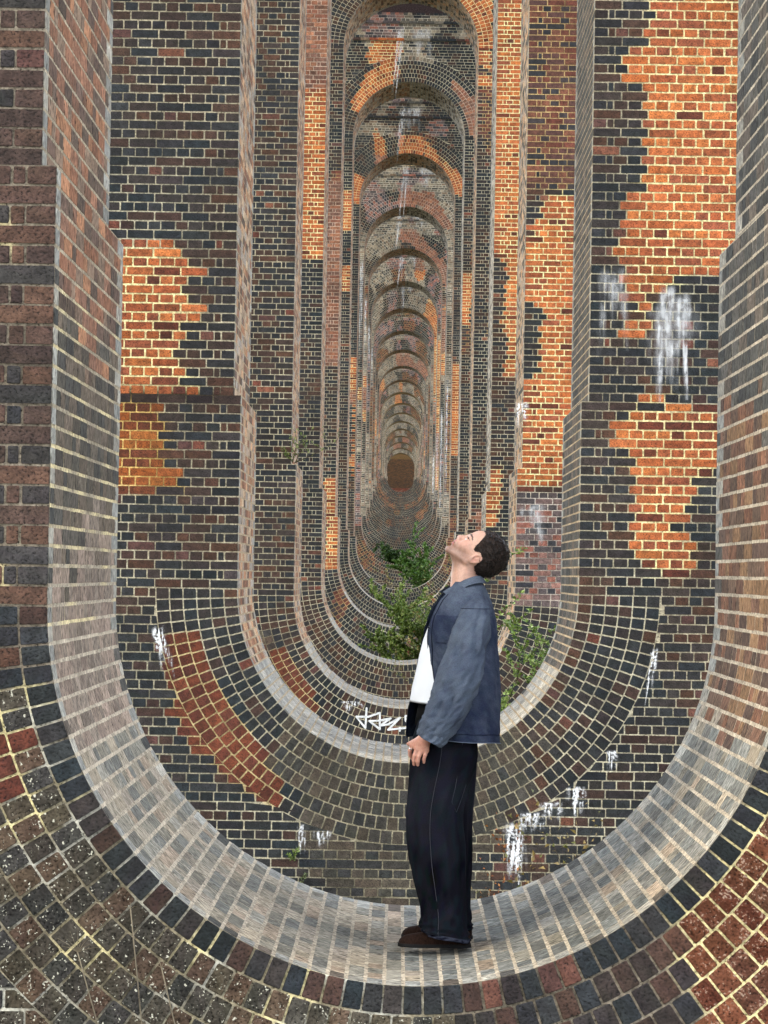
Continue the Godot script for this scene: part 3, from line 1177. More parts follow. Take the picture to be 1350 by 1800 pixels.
func grow(wood: Sink, green: Sink, from: Vector3, dir: Vector3, length: float, r: float, depth: int, dense: float, size: float, tones: Array, bark: Color) -> void:
	var path := [from]
	var d := dir.normalized()
	var p := from
	var steps := 6
	for k in steps:
		d = (d + Vector3(rng.randf_range(-0.22, 0.22), rng.randf_range(-0.08, 0.16), rng.randf_range(-0.22, 0.22))).normalized()
		p += d * length / steps
		path.append(p)
		if depth < 2 or k > 2:
			var count := int(dense * rng.randf_range(0.5, 1.5) + 0.5)
			for j in count:
				var side := Vector3(rng.randf_range(-1, 1), rng.randf_range(-0.3, 0.8), rng.randf_range(-1, 1)).normalized()
				var t: Array = tones[rng.randi() % tones.size()]
				leaf(green, p + side * 0.006 - d * length / steps * rng.randf(), side + d * 0.5, size * rng.randf_range(0.6, 1.25), lin(t, rng.randf_range(0.7, 1.15)))
		if depth > 0 and k >= 1 and rng.randf() < 0.85:
			var out := (d * 0.55 + Vector3(rng.randf_range(-1, 1), rng.randf_range(-0.1, 0.7), rng.randf_range(-1, 1)).normalized()).normalized()
			grow(wood, green, p, out, length * rng.randf_range(0.32, 0.6), r * 0.55, depth - 1, dense, size, tones, bark)
	tube(wood, path, r, r * 0.4, bark, 5 if depth > 0 else 3)


const GREENS := [[122, 148, 62], [144, 166, 78], [100, 128, 54], [164, 182, 104], [126, 150, 74], [84, 110, 48]]
const DEEP_GREENS := [[58, 88, 40], [72, 104, 44], [48, 74, 36], [84, 116, 50]]
const DRY := [[150, 128, 78], [132, 120, 72], [116, 118, 64], [164, 138, 84]]


func bush(called: String, label: String, category: String, at: Vector3, stems: Array, dense: float, size: float, tones: Array, depth := 2, seed_ := 1, r := 0.012) -> Node3D:
	rng.seed = seed_
	var o := thing(called, label, category, at)
	var wood := Sink.new()
	var green := Sink.new()
	for st in stems:
		grow(wood, green, st[0], st[1], st[2], r, depth, dense, size, tones, lin([74, 60, 46], 0.8))
	put("stem", [wood], [mats.plain], o)
	put("foliage", [green], [mats.leaf], o).set_meta("kind", "stuff")
	return o


func paint_stroke(s: Sink, pts: Array, w: float, lift: float) -> void:
	# a flat line of sprayed paint with round ends, a thin film on the bricks
	for k in pts.size() - 1:
		var a: Vector2 = pts[k]
		var b: Vector2 = pts[k + 1]
		var d := (b - a).normalized() * w
		var n := Vector2(-d.y, d.x)
		var h := lift + 0.0004 * k
		var rim := []
		for j in 9:
			var t := PI * j / 8.0
			rim.append(a + n * cos(t) - d * sin(t))
		for j in 9:
			var t := PI * j / 8.0
			rim.append(b - n * cos(t) + d * sin(t))
		var c := s.vert(Vector3((a.x + b.x) * 0.5, (a.y + b.y) * 0.5, h), Vector3.BACK, Color(0.8, 0.82, 0.82), a)
		for p in rim:
			var j := 1.0 + rng.randf_range(-0.12, 0.1)
			var q: Vector2 = p
			s.vert(Vector3(q.x, q.y, h), Vector3.BACK, Color(0.8, 0.82, 0.82), q * j)
		for j in rim.size():
			s.tri(c, c + 1 + j, c + 1 + (j + 1) % rim.size())


func build_plants() -> void:
	mats.leaf = surface(mats.grit[0], null, 0, 0.55, 3.0, 0.4)
	mats.leaf.backlight_enabled = true
	mats.leaf.backlight = Color(0.5, 0.55, 0.3)
	mats.leaf.cull_mode = BaseMaterial3D.CULL_DISABLED
	var z := -46.2
	bush("green_bush", "light green leafy bush filling the middle of the openings left of the man", "bush", Vector3(0.15, soil_at(0.15, z), z),
		[[Vector3(-0.1, 0, 0), Vector3(0.0, 1, 0.1), 1.9], [Vector3(0.15, 0, 0.1), Vector3(0.1, 1, 0), 1.65], [Vector3(-0.1, 0, 0), Vector3(-0.08, 1, 0), 1.5], [Vector3(0.25, 0, -0.1), Vector3(0.2, 1, 0), 1.7], [Vector3(0, 0, 0.2), Vector3(0.05, 1, 0.1), 1.5], [Vector3(0.45, 0, 0.1), Vector3(0.2, 1, 0), 1.6], [Vector3(-0.05, 0, 0.2), Vector3(-0.15, 1, 0.1), 1.45], [Vector3(0.3, 0, 0.2), Vector3(0.1, 1, 0.05), 1.5], [Vector3(0.6, 0, 0.1), Vector3(0.1, 1, 0), 1.7]], 15.0, 0.058, GREENS, 2, 11)
	z = -25.6
	bush("green_shrub", "straggling small-leaved shrub behind the man's back", "shrub", Vector3(1.28, soil_at(1.28, z), z),
		[[Vector3.ZERO, Vector3(-0.1, 1, 0), 1.85], [Vector3(0.1, 0, 0.1), Vector3(0.12, 1, 0), 1.75], [Vector3(-0.2, 0, 0.1), Vector3(-0.16, 1, 0.1), 1.7], [Vector3(-0.1, 0, 0.2), Vector3(-0.22, 1, 0), 2.2], [Vector3(0.2, 0, 0.1), Vector3(0.2, 1, 0.1), 1.5]], 8.0, 0.05, GREENS, 2, 12, 0.009)
	z = -87.5
	bush("dark_bush", "dark green round bush far down the row of openings", "bush", Vector3(-0.3, soil_at(-0.3, z), z),
		[[Vector3.ZERO, Vector3(-0.05, 1, 0), 1.25], [Vector3(0.15, 0, 0), Vector3(0.05, 1, 0.1), 1.3], [Vector3(-0.08, 0, 0.1), Vector3(-0.08, 1, 0), 1.2], [Vector3(0.1, 0, 0.2), Vector3(0.1, 1, 0), 1.2]], 9.0, 0.1, DEEP_GREENS, 2, 13)
	z = -77.0
	bush("young_tree", "bright green young tree beside the dark bush far down the row", "tree", Vector3(0.4, soil_at(0.4, z), z),
		[[Vector3.ZERO, Vector3(0.06, 1, 0), 1.75], [Vector3(0.15, 0, 0), Vector3(0.08, 1, 0.1), 1.7], [Vector3(0.2, 0, 0.2), Vector3(0.08, 1, 0), 1.5], [Vector3(0.05, 0, 0.2), Vector3(0.02, 1, 0.1), 1.5]], 8.0, 0.1, [[90, 132, 52], [108, 146, 62], [76, 116, 46], [122, 156, 74]], 2, 14)
	z = -36.0
	bush("dry_shrub", "thin yellowing shrub with few leaves against the bricks by the man's chin", "shrub", Vector3(0.66, soil_at(0.66, z), z),
		[[Vector3.ZERO, Vector3(0.05, 1, 0), 2.7], [Vector3(0.15, 0, 0.1), Vector3(0.1, 1, 0), 2.4], [Vector3(-0.1, 0, 0.1), Vector3(-0.06, 1, 0), 2.2]], 3.0, 0.045, [[128, 128, 70], [108, 118, 62], [140, 126, 76], [92, 108, 56]], 2, 15, 0.006)
	z = front_of(3) - 0.1
	bush("ledge_sapling", "small sapling with a long bare twig growing from the brick ledge", "sapling", Vector3(-1.45, ledge_of(3) + 0.02, z + 0.12),
		[[Vector3.ZERO, Vector3(0.15, 1, 0.1), 0.3], [Vector3(0.02, 0, 0), Vector3(1.0, 0.42, 0.2), 0.62], [Vector3(0.0, 0, 0), Vector3(-0.5, 0.6, 0.2), 0.16], [Vector3(0.03, 0, 0), Vector3(0.35, 1, 0.1), 0.5]], 1.5, 0.042, [[112, 128, 68], [134, 142, 82], [92, 110, 58]], 1, 16, 0.006)
	z = front_of(2)
	bush("wall_weed", "tiny green weed sprouting from a brick joint beside the white drips", "weed", Vector3(-0.9, -0.86, z + 0.01),
		[[Vector3.ZERO, Vector3(0.1, 1, 0.6), 0.1], [Vector3.ZERO, Vector3(-0.4, 0.6, 0.7), 0.07]], 2.2, 0.022, GREENS, 1, 17, 0.002)
	bush("trailing_weed", "small trailing weed hanging under the white drips", "weed", Vector3(-0.83, -1.02, z + 0.01),
		[[Vector3.ZERO, Vector3(0.2, 0.6, 0.7), 0.07], [Vector3.ZERO, Vector3(0.1, -0.5, 0.6), 0.08]], 2.0, 0.02, [[122, 136, 90], [100, 118, 70]], 1, 18, 0.002)
	z = -16.6
	bush("dry_grass", "dry straw-coloured stalks behind the curve right of the man's legs", "dry plant", Vector3(0.98, soil_at(0.98, z), z),
		[[Vector3.ZERO, Vector3(0.35, 1, 0), 1.0], [Vector3(0.1, 0, 0), Vector3(0.1, 1, 0), 0.95], [Vector3(-0.1, 0, 0), Vector3(-0.3, 1, 0), 0.95], [Vector3(0.2, 0, 0), Vector3(0.5, 1, 0), 0.9], [Vector3(0.3, 0, 0), Vector3(-0.2, 1, 0), 1.05], [Vector3(0.3, 0, 0.1), Vector3(0.25, 1, 0), 1.0], [Vector3(0.1, 0, 0), Vector3(-0.5, 1, 0), 0.95]], 0.7, 0.05, DRY, 1, 19, 0.0035)
	bush("brown_fern", "rust-brown dead fronds beside the man's lower leg", "dead plant", Vector3(0.55, soil_at(0.55, -17.6), -17.6),
		[[Vector3.ZERO, Vector3(0.1, 1, 0), 0.86], [Vector3(0.05, 0, 0), Vector3(-0.1, 1, 0), 0.84], [Vector3(0.12, 0, 0), Vector3(0.12, 1, 0), 0.82]], 1.1, 0.03, [[166, 96, 40], [140, 82, 40], [182, 118, 56]], 1, 20, 0.003)
	# dead umbels in the foreground
	var spots := [
		["dead_umbel", "dead umbel on a bent stalk at the lower left corner", Vector3(-1.16, -1.3, -8.15), Vector3(-1.20, 0.15, -8.3), 0.15, 9],
		["dead_stalk", "tall bare forked stalk in front of the lower left curve", Vector3(-1.07, -1.3, -8.2), Vector3(-1.02, 0.30, -8.35), 0.05, 3],
		["broken_stalk", "thin broken stalk low in front of the lower left curve", Vector3(-0.95, -1.3, -8.2), Vector3(-0.90, 0.10, -8.3), 0.08, 4]]
	for k in spots.size():
		rng.seed = 60 + k
		var o := thing(spots[k][0], spots[k][1], "dead plant", spots[k][2])
		var s := Sink.new()
		var tip: Vector3 = spots[k][3] - spots[k][2]
		var bend := Vector3(0.10, 0, 0.02) if k == 1 else Vector3(0.16, 0, 0.0)
		tube(s, [Vector3.ZERO, tip * 0.35 + bend, tip * 0.7 + bend * 0.8, tip], 0.004, 0.0022, lin([150, 138, 116], 0.85))
		put("stalk", [s], [mats.plain], o)
		var rays := Sink.new()
		for j in int(spots[k][5]):
			var w := lerpf(-1.3, 1.3, float(j) / maxf(spots[k][5] - 1, 1))
			var d: Vector3 = Vector3(sin(w), cos(w), rng.randf_range(-0.4, 0.4)).normalized() * spots[k][4] * rng.randf_range(0.6, 1.0) * 0.6
			tube(rays, [tip, tip + d * 0.5 + Vector3(0, 0.004, 0), tip + d], 0.0014, 0.0008, lin([140, 128, 104], 0.85), 3)
		put("ray_stems", [rays], [mats.plain], o).set_meta("kind", "stuff")
	# paint on the third pier
	var pier := get_node("brick_pier_003")
	rng.seed = 77
	var s := Sink.new()
	var strokes := [
		[[530, 225], [515, 560], [360, 370], [560, 370], [755, 300], [760, 575], [580, 440], [760, 430], [940, 390], [765, 515], [900, 490], [1100, 375], [900, 580], [1210, 545]],
		[[1300, 345], [1235, 335], [1185, 352], [1197, 430], [1250, 455]],
		[[1100, 545], [1098, 595]]]
	for st in strokes:
		var pts := []
		for p in st:
			pts.append(Vector2(-0.852 + p[0] * 0.000751, -0.021 - p[1] * 0.000751) - Vector2(0, pier.position.y))
		paint_stroke(s, pts, 0.0125, 0.004)
	var g := put("painted_scrawl", [s], [mats.plain], pier)
	g.set_meta("label", "white spray-painted scrawl")
	lime_stain(pier, Vector3(-0.64, -0.10, 0.004), 0.22, 0.16, 1.3, 0.04)



# ---------------------------------------------------------------- the man
# Side-view measures: 423 units to a metre, taken from the point between his feet at (768, 1655).

func side_at(px: float, py: float, z := 0.0) -> Vector3:
	return Vector3(((px - 768.0) - (1655.0 - py) * 0.0175) / 423.0, (1655.0 - py) / 423.0, z)


func outward(s: Sink) -> void:
	# smooth normals that point away from the middle
	s.smooth()
	var mid := Vector3.ZERO
	for p in s.v:
		mid += p
	mid /= s.v.size()
	var sum := 0.0
	for k in s.v.size():
		sum += s.n[k].dot(s.v[k] - mid)
	if sum < 0.0:
		for k in s.n.size():
			s.n[k] = -s.n[k]
		for k in range(0, s.i.size(), 3):
			var h := s.i[k + 1]
			s.i[k + 1] = s.i[k + 2]
			s.i[k + 2] = h


func curve(a: Variant, b: Variant, c: Variant, d: Variant, t: float) -> Variant:
	return (b * 2.0 + (c - a) * t + (a * 2.0 - b * 5.0 + c * 4.0 - d) * t * t + (b * 3.0 - a - c * 3.0 + d) * t * t * t) * 0.5


func rows_of(rings: Array, sub: int) -> Array:
	# rings: [height, front, back, z middle, z half, slant] in side-view units and metres, made dense
	var out := []
	for k in rings.size() - 1:
		var q := [rings[maxi(k - 1, 0)], rings[k], rings[k + 1], rings[mini(k + 2, rings.size() - 1)]]
		for j in sub:
			var t := float(j) / sub
			var r := []
			for e in 6:
				r.append(curve(float(q[0][e]), float(q[1][e]), float(q[2][e]), float(q[3][e]), t))
			out.append(r)
	out.append(rings[-1])
	return out


func ring_point(r: Array, w: float, power: float, push: float) -> Vector3:
	var c := cos(w)
	var d := sin(w)
	var x: float = (r[1] + r[2]) * 0.5 + (r[2] - r[1]) * 0.5 * signf(c) * pow(absf(c), power)
	var p := side_at(x, r[0] + r[5] * c, r[3] + r[4] * signf(d) * pow(absf(d), power))
	return p + Vector3(c, 0, d) * push


func loft(s: Sink, rows: Array, n: int, power: float, fold: Callable, tint: Callable, caps := true) -> void:
	var first := s.v.size()
	for k in rows.size():
		for a in n:
			var w := TAU * a / n
			var p := ring_point(rows[k], w, power, fold.call(w, float(k) / (rows.size() - 1)))
			s.vert(p, Vector3.ZERO, tint.call(p), Vector2(w * 0.12, p.y))
	for k in rows.size() - 1:
		for a in n:
			var b := (a + 1) % n
			var q := first + k * n
			s.quad(q + a, q + b, q + n + b, q + n + a)
	if caps:
		for e in [0, rows.size() - 1]:
			var mid := Vector3.ZERO
			for a in n:
				mid += s.v[first + e * n + a]
			var c := s.vert(mid / n, Vector3.ZERO, s.c[first + e * n], Vector2.ZERO)
			for a in n:
				var b := (a + 1) % n
				if e == 0:
					s.tri(c, first + b, first + a)
				else:
					s.tri(c, first + e * n + a, first + e * n + b)


func cloth(s: Sink, grid: Array, thick: float, tint: Callable) -> void:
	# a sheet of cloth with an inner side and closed rims; grid is rows of points
	var nu: int = grid[0].size()
	var nv := grid.size()
	var outer := Sink.new()
	for b in nv:
		for a in nu:
			outer.vert(grid[b][a], Vector3.ZERO, tint.call(grid[b][a]), Vector2(a * 0.012, grid[b][a].y))
	for b in nv - 1:
		for a in nu - 1:
			var k := b * nu + a
			outer.quad(k, k + 1, k + nu + 1, k + nu)
	outward(outer)
	var first := s.v.size()
	for side in 2:
		for k in outer.v.size():
			s.vert(outer.v[k] - outer.n[k] * thick * side, outer.n[k] * (1.0 if side == 0 else -1.0), outer.c[k], outer.t[k])
	var half := outer.v.size()
	for k in range(0, outer.i.size(), 3):
		s.i.append_array([first + outer.i[k], first + outer.i[k + 1], first + outer.i[k + 2]])
		s.i.append_array([first + half + outer.i[k], first + half + outer.i[k + 2], first + half + outer.i[k + 1]])
	var rim := []
	for a in nu:
		rim.append(a)
	for b in range(1, nv):
		rim.append(b * nu + nu - 1)
	for a in range(nu - 2, -1, -1):
		rim.append((nv - 1) * nu + a)
	for b in range(nv - 2, 0, -1):
		rim.append(b * nu)
	for k in rim.size():
		var a: int = first + rim[k]
		var b: int = first + rim[(k + 1) % rim.size()]
		s.i.append_array([a, b, b + half, a, b + half, a + half])


# fields for flesh: 0 tapered capsule, 1 ellipsoid, 2 ellipsoid taken away

func flesh(prims: Array, p: Vector3) -> float:
	var d := 9.0
	for q: Array in prims:
		var e := 0.0
		var k: float = q[5]
		if q[0] == 0:
			var a: Vector3 = q[1]
			var ab: Vector3 = q[2] - a
			var t := clampf((p - a).dot(ab) / ab.length_squared(), 0.0, 1.0)
			e = (p - a - ab * t).length() - lerpf(q[3], q[4], t)
		else:
			var r: Vector3 = q[2]
			var l: Vector3 = p - q[1]
			if q[3] != 0.0:
				l = Vector3(l.x * cos(q[3]) + l.y * sin(q[3]), l.y * cos(q[3]) - l.x * sin(q[3]), l.z)
			var k0 := (l / r).length()
			var k1 := (l / (r * r)).length()
			e = k0 * (k0 - 1.0) / maxf(k1, 1e-6)
		if q[0] == 2:
			var h := maxf(k - absf(d + e), 0.0) / k
			d = maxf(d, -e) + h * h * k * 0.25
		else:
			var h := maxf(k - absf(d - e), 0.0) / k
			d = minf(d, e) - h * h * k * 0.25
	return d


func cap(a: Vector3, b: Vector3, ra: float, rb: float, k := 0.01) -> Array:
	return [0, a, b, ra, rb, k]


func egg(c: Vector3, r: Vector3, k := 0.01, turn := 0.0) -> Array:
	return [1, c, r, turn, 0.0, k]


func dent(c: Vector3, r: Vector3, k := 0.006, turn := 0.0) -> Array:
	return [2, c, r, turn, 0.0, k]


func net(s: Sink, of: Callable, lo: Vector3, hi: Vector3, h: float, place: Callable, tint: Callable) -> void:
	# surface nets: one vertex in each cell that the surface crosses
	var g := Vector3i(((hi - lo) / h).ceil()) + Vector3i.ONE
	g = Vector3i(ceili(g.x / 4.0) * 4 + 1, ceili(g.y / 4.0) * 4 + 1, ceili(g.z / 4.0) * 4 + 1)
	var val := PackedFloat32Array()
	val.resize(g.x * g.y * g.z)
	val.fill(1.0)
	var near := []
	for bz in range(0, g.z - 1, 4):
		for by in range(0, g.y - 1, 4):
			for bx in range(0, g.x - 1, 4):
				var d: float = of.call(lo + Vector3(bx + 2, by + 2, bz + 2) * h)
				var close := absf(d) < h * 4.4 + 0.012
				if close:
					near.append(Vector3i(bx, by, bz))
				for z in range(bz, bz + 5):
					for y in range(by, by + 5):
						for x in range(bx, bx + 5):
							var at := (z * g.y + y) * g.x + x
							if val[at] == 1.0:
								val[at] = of.call(lo + Vector3(x, y, z) * h) if close else (0.999 if d > 0.0 else -0.999)
							elif close and absf(val[at]) > 0.99:
								val[at] = of.call(lo + Vector3(x, y, z) * h)
	var ids := {}
	var step := [1, g.x, g.x * g.y]
	var edges := [[0, 1], [2, 3], [4, 5], [6, 7], [0, 2], [1, 3], [4, 6], [5, 7], [0, 4], [1, 5], [2, 6], [3, 7]]
	for b: Vector3i in near:
		for z in range(b.z, b.z + 4):
			for y in range(b.y, b.y + 4):
				for x in range(b.x, b.x + 4):
					var at := (z * g.y + y) * g.x + x
					var c := PackedFloat32Array()
					var neg := 0
					for k in 8:
						var w := val[at + (k & 1) + (g.x if k & 2 else 0) + (g.x * g.y if k & 4 else 0)]
						c.append(w)
						if w < 0.0:
							neg += 1
					if neg == 0 or neg == 8:
						continue
					var sum := Vector3.ZERO
					var count := 0
					for e: Array in edges:
						var u := c[e[0]]
						var v := c[e[1]]
						if (u < 0.0) != (v < 0.0):
							var t := u / (u - v)
							var p0 := Vector3(e[0] & 1, (e[0] >> 1) & 1, e[0] >> 2)
							var p1 := Vector3(e[1] & 1, (e[1] >> 1) & 1, e[1] >> 2)
							sum += p0.lerp(p1, t)
							count += 1
					var p := lo + (Vector3(x, y, z) + sum / count) * h
					var w: Vector3 = place.call(p)
					ids[at] = s.vert(w, Vector3.ZERO, tint.call(p), Vector2(w.x + w.z, w.y))
	for at: int in ids:
		for axis in 3:
			var to: int = at + step[axis]
			if to >= val.size() or (val[at] < 0.0) == (val[to] < 0.0):
				continue
			var e1: int = step[(axis + 1) % 3]
			var e2: int = step[(axis + 2) % 3]
			if not (ids.has(at - e1) and ids.has(at - e2) and ids.has(at - e1 - e2)):
				continue
			var q := [ids[at], ids[at - e1], ids[at - e1 - e2], ids[at - e2]]
			if val[at] > 0.0:
				q.reverse()
			s.i.append_array([q[0], q[1], q[2], q[0], q[2], q[3]])


const FACE := Vector3(-0.451, 0.892, 0.0)
const CROWN := Vector3(0.892, 0.451, 0.0)


func head_to_side(p: Vector3) -> Vector3:
	# head axes: x out of the face, y to the crown, z to the viewer; zero at the front of the chin
	return side_at(784.0, 963.0) + FACE * p.x + CROWN * p.y + Vector3(0, 0, p.z)


func hairline(f: float) -> float:
	var pts := [[-0.21, 0.040], [-0.186, 0.050], [-0.158, 0.046], [-0.128, 0.056], [-0.118, 0.085], [-0.108, 0.113], [-0.082, 0.116], [-0.070, 0.092], [-0.058, 0.094], [-0.048, 0.118], [-0.038, 0.140], [-0.030, 0.164], [0.0, 0.168], [0.05, 0.18]]
	for k in pts.size() - 1:
		if f < pts[k + 1][0]:
			return lerpf(pts[k][1], pts[k + 1][1], clampf((f - pts[k][0]) / (pts[k + 1][0] - pts[k][0]), 0.0, 1.0))
	return 0.18


func hand_prims(m: float) -> Array:
	# the hanging near hand, seen from its back; m = -1 gives the far one
	var at := func(x: float, y: float, z: float) -> Vector3: return side_at(x + (0.0 if m > 0.0 else 34.0), y, z * m)
	var wrist: Vector3 = at.call(745, 1294, 0.238)
	var prims := [cap(at.call(772, 1252, 0.245), wrist, 0.033, 0.024, 0.012)]
	var fingers := [
		[[725, 1306, 0.214], [720.5, 1315, 0.210], [720.5, 1322, 0.203], [723, 1328, 0.196], 0.0088],
		[[732.5, 1310, 0.232], [728.5, 1322, 0.236], [727, 1331, 0.231], [727.5, 1338, 0.224], 0.0090],
		[[740.5, 1312.5, 0.240], [735.5, 1323, 0.245], [733.5, 1332, 0.240], [733.5, 1338.5, 0.233], 0.0086],
		[[748, 1313, 0.238], [746, 1321, 0.243], [744, 1328, 0.240], [744, 1334, 0.234], 0.0076]]
	for f in fingers:
		var p: Array = []
		for k in 4:
			p.append(at.call(f[k][0], f[k][1], f[k][2]))
		prims.append(cap(wrist, p[0], 0.0185, 0.0125, 0.014))
		prims.append(cap(p[0], p[1], f[4] * 1.12, f[4], 0.004))
		prims.append(cap(p[1], p[2], f[4] * 1.03, f[4] * 0.9, 0.003))
		prims.append(cap(p[2], p[3], f[4] * 0.94, f[4] * 0.74, 0.003))
	prims.append(cap(at.call(737, 1296, 0.222), at.call(727, 1300.5, 0.207), 0.0155, 0.0115, 0.012))
	prims.append(cap(at.call(727, 1300.5, 0.207), at.call(717.5, 1304.0, 0.199), 0.0108, 0.0078, 0.005))
	return prims


func build_people() -> void:
	rng.seed = 90
	var man := thing("person", "young man with dark hair in a navy work jacket, looking up in profile", "person", Vector3(0.105, -0.004, -9.66))
	var weave := grain(mats.fine, seamless(41, 0.2, 512, 2), 0.80, 1.0, 0.06, 0.04, 9)
	mats.denim = surface(weave[0], weave[1], 0.12, 0.95, 5.0, 0.08)
	mats.skin = surface(grain(mats.coarse, mats.blot, 0.90, 1.0, 0.0, 0.0, 10)[0], null, 0, 0.48, 6.0, 0.45)
	mats.skin.subsurf_scatter_enabled = true
	mats.skin.subsurf_scatter_strength = 0.12
	var strands := grain(stretched(44, 60.0, 8.0), mats.fine, 0.5, 1.0, 0.3, 0.15, 11)
	mats.hair = surface(strands[0], strands[1], 0.6, 0.5, 7.0, 0.4)
	mats.suede = surface(mats.grit[0], mats.grit[1], 0.1, 0.9, 9.0, 0.2)
	mats.rubber = surface(mats.grit[0], null, 0, 0.7, 4.0, 0.3)
	mats.metal = StandardMaterial3D.new()
	mats.metal.albedo_color = Color(0.85, 0.85, 0.86)
	mats.metal.metallic = 1.0
	mats.metal.roughness = 0.25
	var fold := field(55, 1.0, 3)

	# body: head and hands on fine grids, the rest under the clothes on a coarse one
	var head := [
		egg(Vector3(-0.094, 0.128, 0), Vector3(0.086, 0.090, 0.073)),
		egg(Vector3(-0.052, 0.074, 0), Vector3(0.050, 0.076, 0.056), 0.02),
		egg(Vector3(-0.040, 0.135, 0), Vector3(0.042, 0.045, 0.058), 0.02),
		cap(Vector3(-0.090, 0.050, 0.054), Vector3(-0.020, 0.008, 0.018), 0.016, 0.012, 0.012),
		cap(Vector3(-0.090, 0.050, -0.054), Vector3(-0.020, 0.008, -0.018), 0.016, 0.012, 0.012),
		egg(Vector3(-0.0145, 0.005, 0), Vector3(0.015, 0.014, 0.020), 0.016),
		egg(Vector3(-0.010, 0.111, 0), Vector3(0.0125, 0.009, 0.044), 0.012),
		egg(Vector3(-0.032, 0.074, 0.042), Vector3(0.022, 0.020, 0.018), 0.02),
		egg(Vector3(-0.032, 0.074, -0.042), Vector3(0.022, 0.020, 0.018), 0.02),
		dent(Vector3(0.002, 0.092, 0.033), Vector3(0.012, 0.0105, 0.015), 0.012),
		dent(Vector3(0.002, 0.092, -0.033), Vector3(0.012, 0.0105, 0.015), 0.012),
		egg(Vector3(-0.0165, 0.0915, 0.031), Vector3(0.0125, 0.0125, 0.0125), 0.003),
		egg(Vector3(-0.0165, 0.0915, -0.031), Vector3(0.0125, 0.0125, 0.0125), 0.003),
		egg(Vector3(-0.0075, 0.0985, 0.032), Vector3(0.0085, 0.0045, 0.016), 0.004),
		egg(Vector3(-0.0075, 0.0985, -0.032), Vector3(0.0085, 0.0045, 0.016), 0.004),
		cap(Vector3(-0.006, 0.100, 0), Vector3(0.0125, 0.0675, 0), 0.0095, 0.0088, 0.010),
		egg(Vector3(0.0045, 0.0605, 0.0095), Vector3(0.0095, 0.0075, 0.0075), 0.006),
		egg(Vector3(0.0045, 0.0605, -0.0095), Vector3(0.0095, 0.0075, 0.0075), 0.006),
		egg(Vector3(-0.006, 0.044, 0), Vector3(0.014, 0.018, 0.026), 0.014),
		egg(Vector3(0.0015, 0.0445, 0), Vector3(0.0072, 0.0052, 0.0205), 0.004),
		egg(Vector3(0.0, 0.0335, 0), Vector3(0.0080, 0.0058, 0.0185), 0.004),
		dent(Vector3(0.0105, 0.0392, 0), Vector3(0.0085, 0.0014, 0.025), 0.003),
		dent(Vector3(0.0055, 0.0555, 0.0075), Vector3(0.004, 0.003, 0.0032), 0.002),
		dent(Vector3(0.0055, 0.0555, -0.0075), Vector3(0.004, 0.003, 0.0032), 0.002),
		egg(Vector3(-0.099, 0.087, 0.071), Vector3(0.0195, 0.032, 0.0085), 0.006, 0.25),
		egg(Vector3(-0.099, 0.087, -0.071), Vector3(0.0195, 0.032, 0.0085), 0.006, 0.25),
		dent(Vector3(-0.099, 0.090, 0.0805), Vector3(0.0125, 0.0225, 0.0085), 0.003, 0.25),
		dent(Vector3(-0.099, 0.090, -0.0805), Vector3(0.0125, 0.0225, 0.0085), 0.003, 0.25),
		cap(Vector3(-0.106, 0.096, 0.0735), Vector3(-0.098, 0.080, 0.0735), 0.0042, 0.0034, 0.003),
		egg(Vector3(-0.088, 0.080, 0.0735), Vector3(0.005, 0.007, 0.005), 0.003),
		cap(Vector3(-0.088, 0.042, 0), Vector3(-0.20, -0.010, 0), 0.050, 0.062, 0.010),
		cap(Vector3(-0.10, 0.06, 0.045), Vector3(-0.20, -0.05, 0.03), 0.014, 0.012, 0.02),
	]
	var skin_base := lin([212, 168, 146], 0.84)
	var face_tint := func(p: Vector3) -> Color:
		var c := skin_base
		var z := absf(p.z)
		var rosy := exp(-((p - Vector3(-0.02, 0.07, signf(p.z) * 0.045)) / 0.03).length_squared())
		c = c.lerp(lin([208, 146, 126], 0.84), 0.45 * rosy)
		var stub := smoothstep(0.072, 0.035, p.y + (p.x + 0.03) * 0.3) * smoothstep(-0.115, -0.075, p.x) * smoothstep(-0.05, -0.018, p.y)
		c = c.lerp(lin([140, 108, 94], 0.8), 0.72 * stub)
		if p.x > -0.008 and z < 0.021 and absf(p.y - 0.0392) < 0.0105:
			c = c.lerp(lin([190, 108, 100], 0.86), 0.75)
		if p.x > -0.012 and absf(p.y - 0.0392) < 0.0014 and z < 0.024:
			c = lin([110, 60, 56], 0.8)
		var brow := Vector2(z - 0.031, p.y - 0.1125 - 0.004 * sin(clampf((z - 0.012) / 0.04, 0, 1) * PI))
		if p.x > -0.03 and absf(brow.x) < 0.021 and absf(brow.y) < 0.0042 - 0.06 * absf(brow.x) * 0.6:
			c = c.lerp(lin([58, 42, 34], 0.8), 0.9)
		if p.x < 0.002 and (Vector2(z - 0.032, p.y - 0.0985)).length() < 0.0165 and absf(p.y - 0.0985) < 0.0016 and p.x > -0.02:
			c = lin([50, 36, 32], 0.8)
		if p.y < 0.06 and p.x > 0.0 and p.y > 0.051 and absf(z - 0.0075) < 0.0042:
			c = lin([96, 52, 46], 0.8)
		if z > 0.074 and (Vector2(p.x + 0.099, p.y - 0.088) / Vector2(0.012, 0.022)).length() < 1.0:
			c = c.lerp(lin([190, 110, 92], 0.8), 0.4)
		return c
	var body := Sink.new()
	net(body, func(p: Vector3) -> float: return flesh(head, p), Vector3(-0.25, -0.075, -0.092), Vector3(0.03, 0.225, 0.092), 0.0034, head_to_side, face_tint)
	var hand_tint := func(p: Vector3) -> Color:
		var k := 0.5 + 0.5 * fold.get_noise_3d(p.x * 60.0, p.y * 60.0, p.z * 60.0)
		return lin([206, 158, 136], 0.8).lerp(lin([192, 132, 114], 0.78), k)
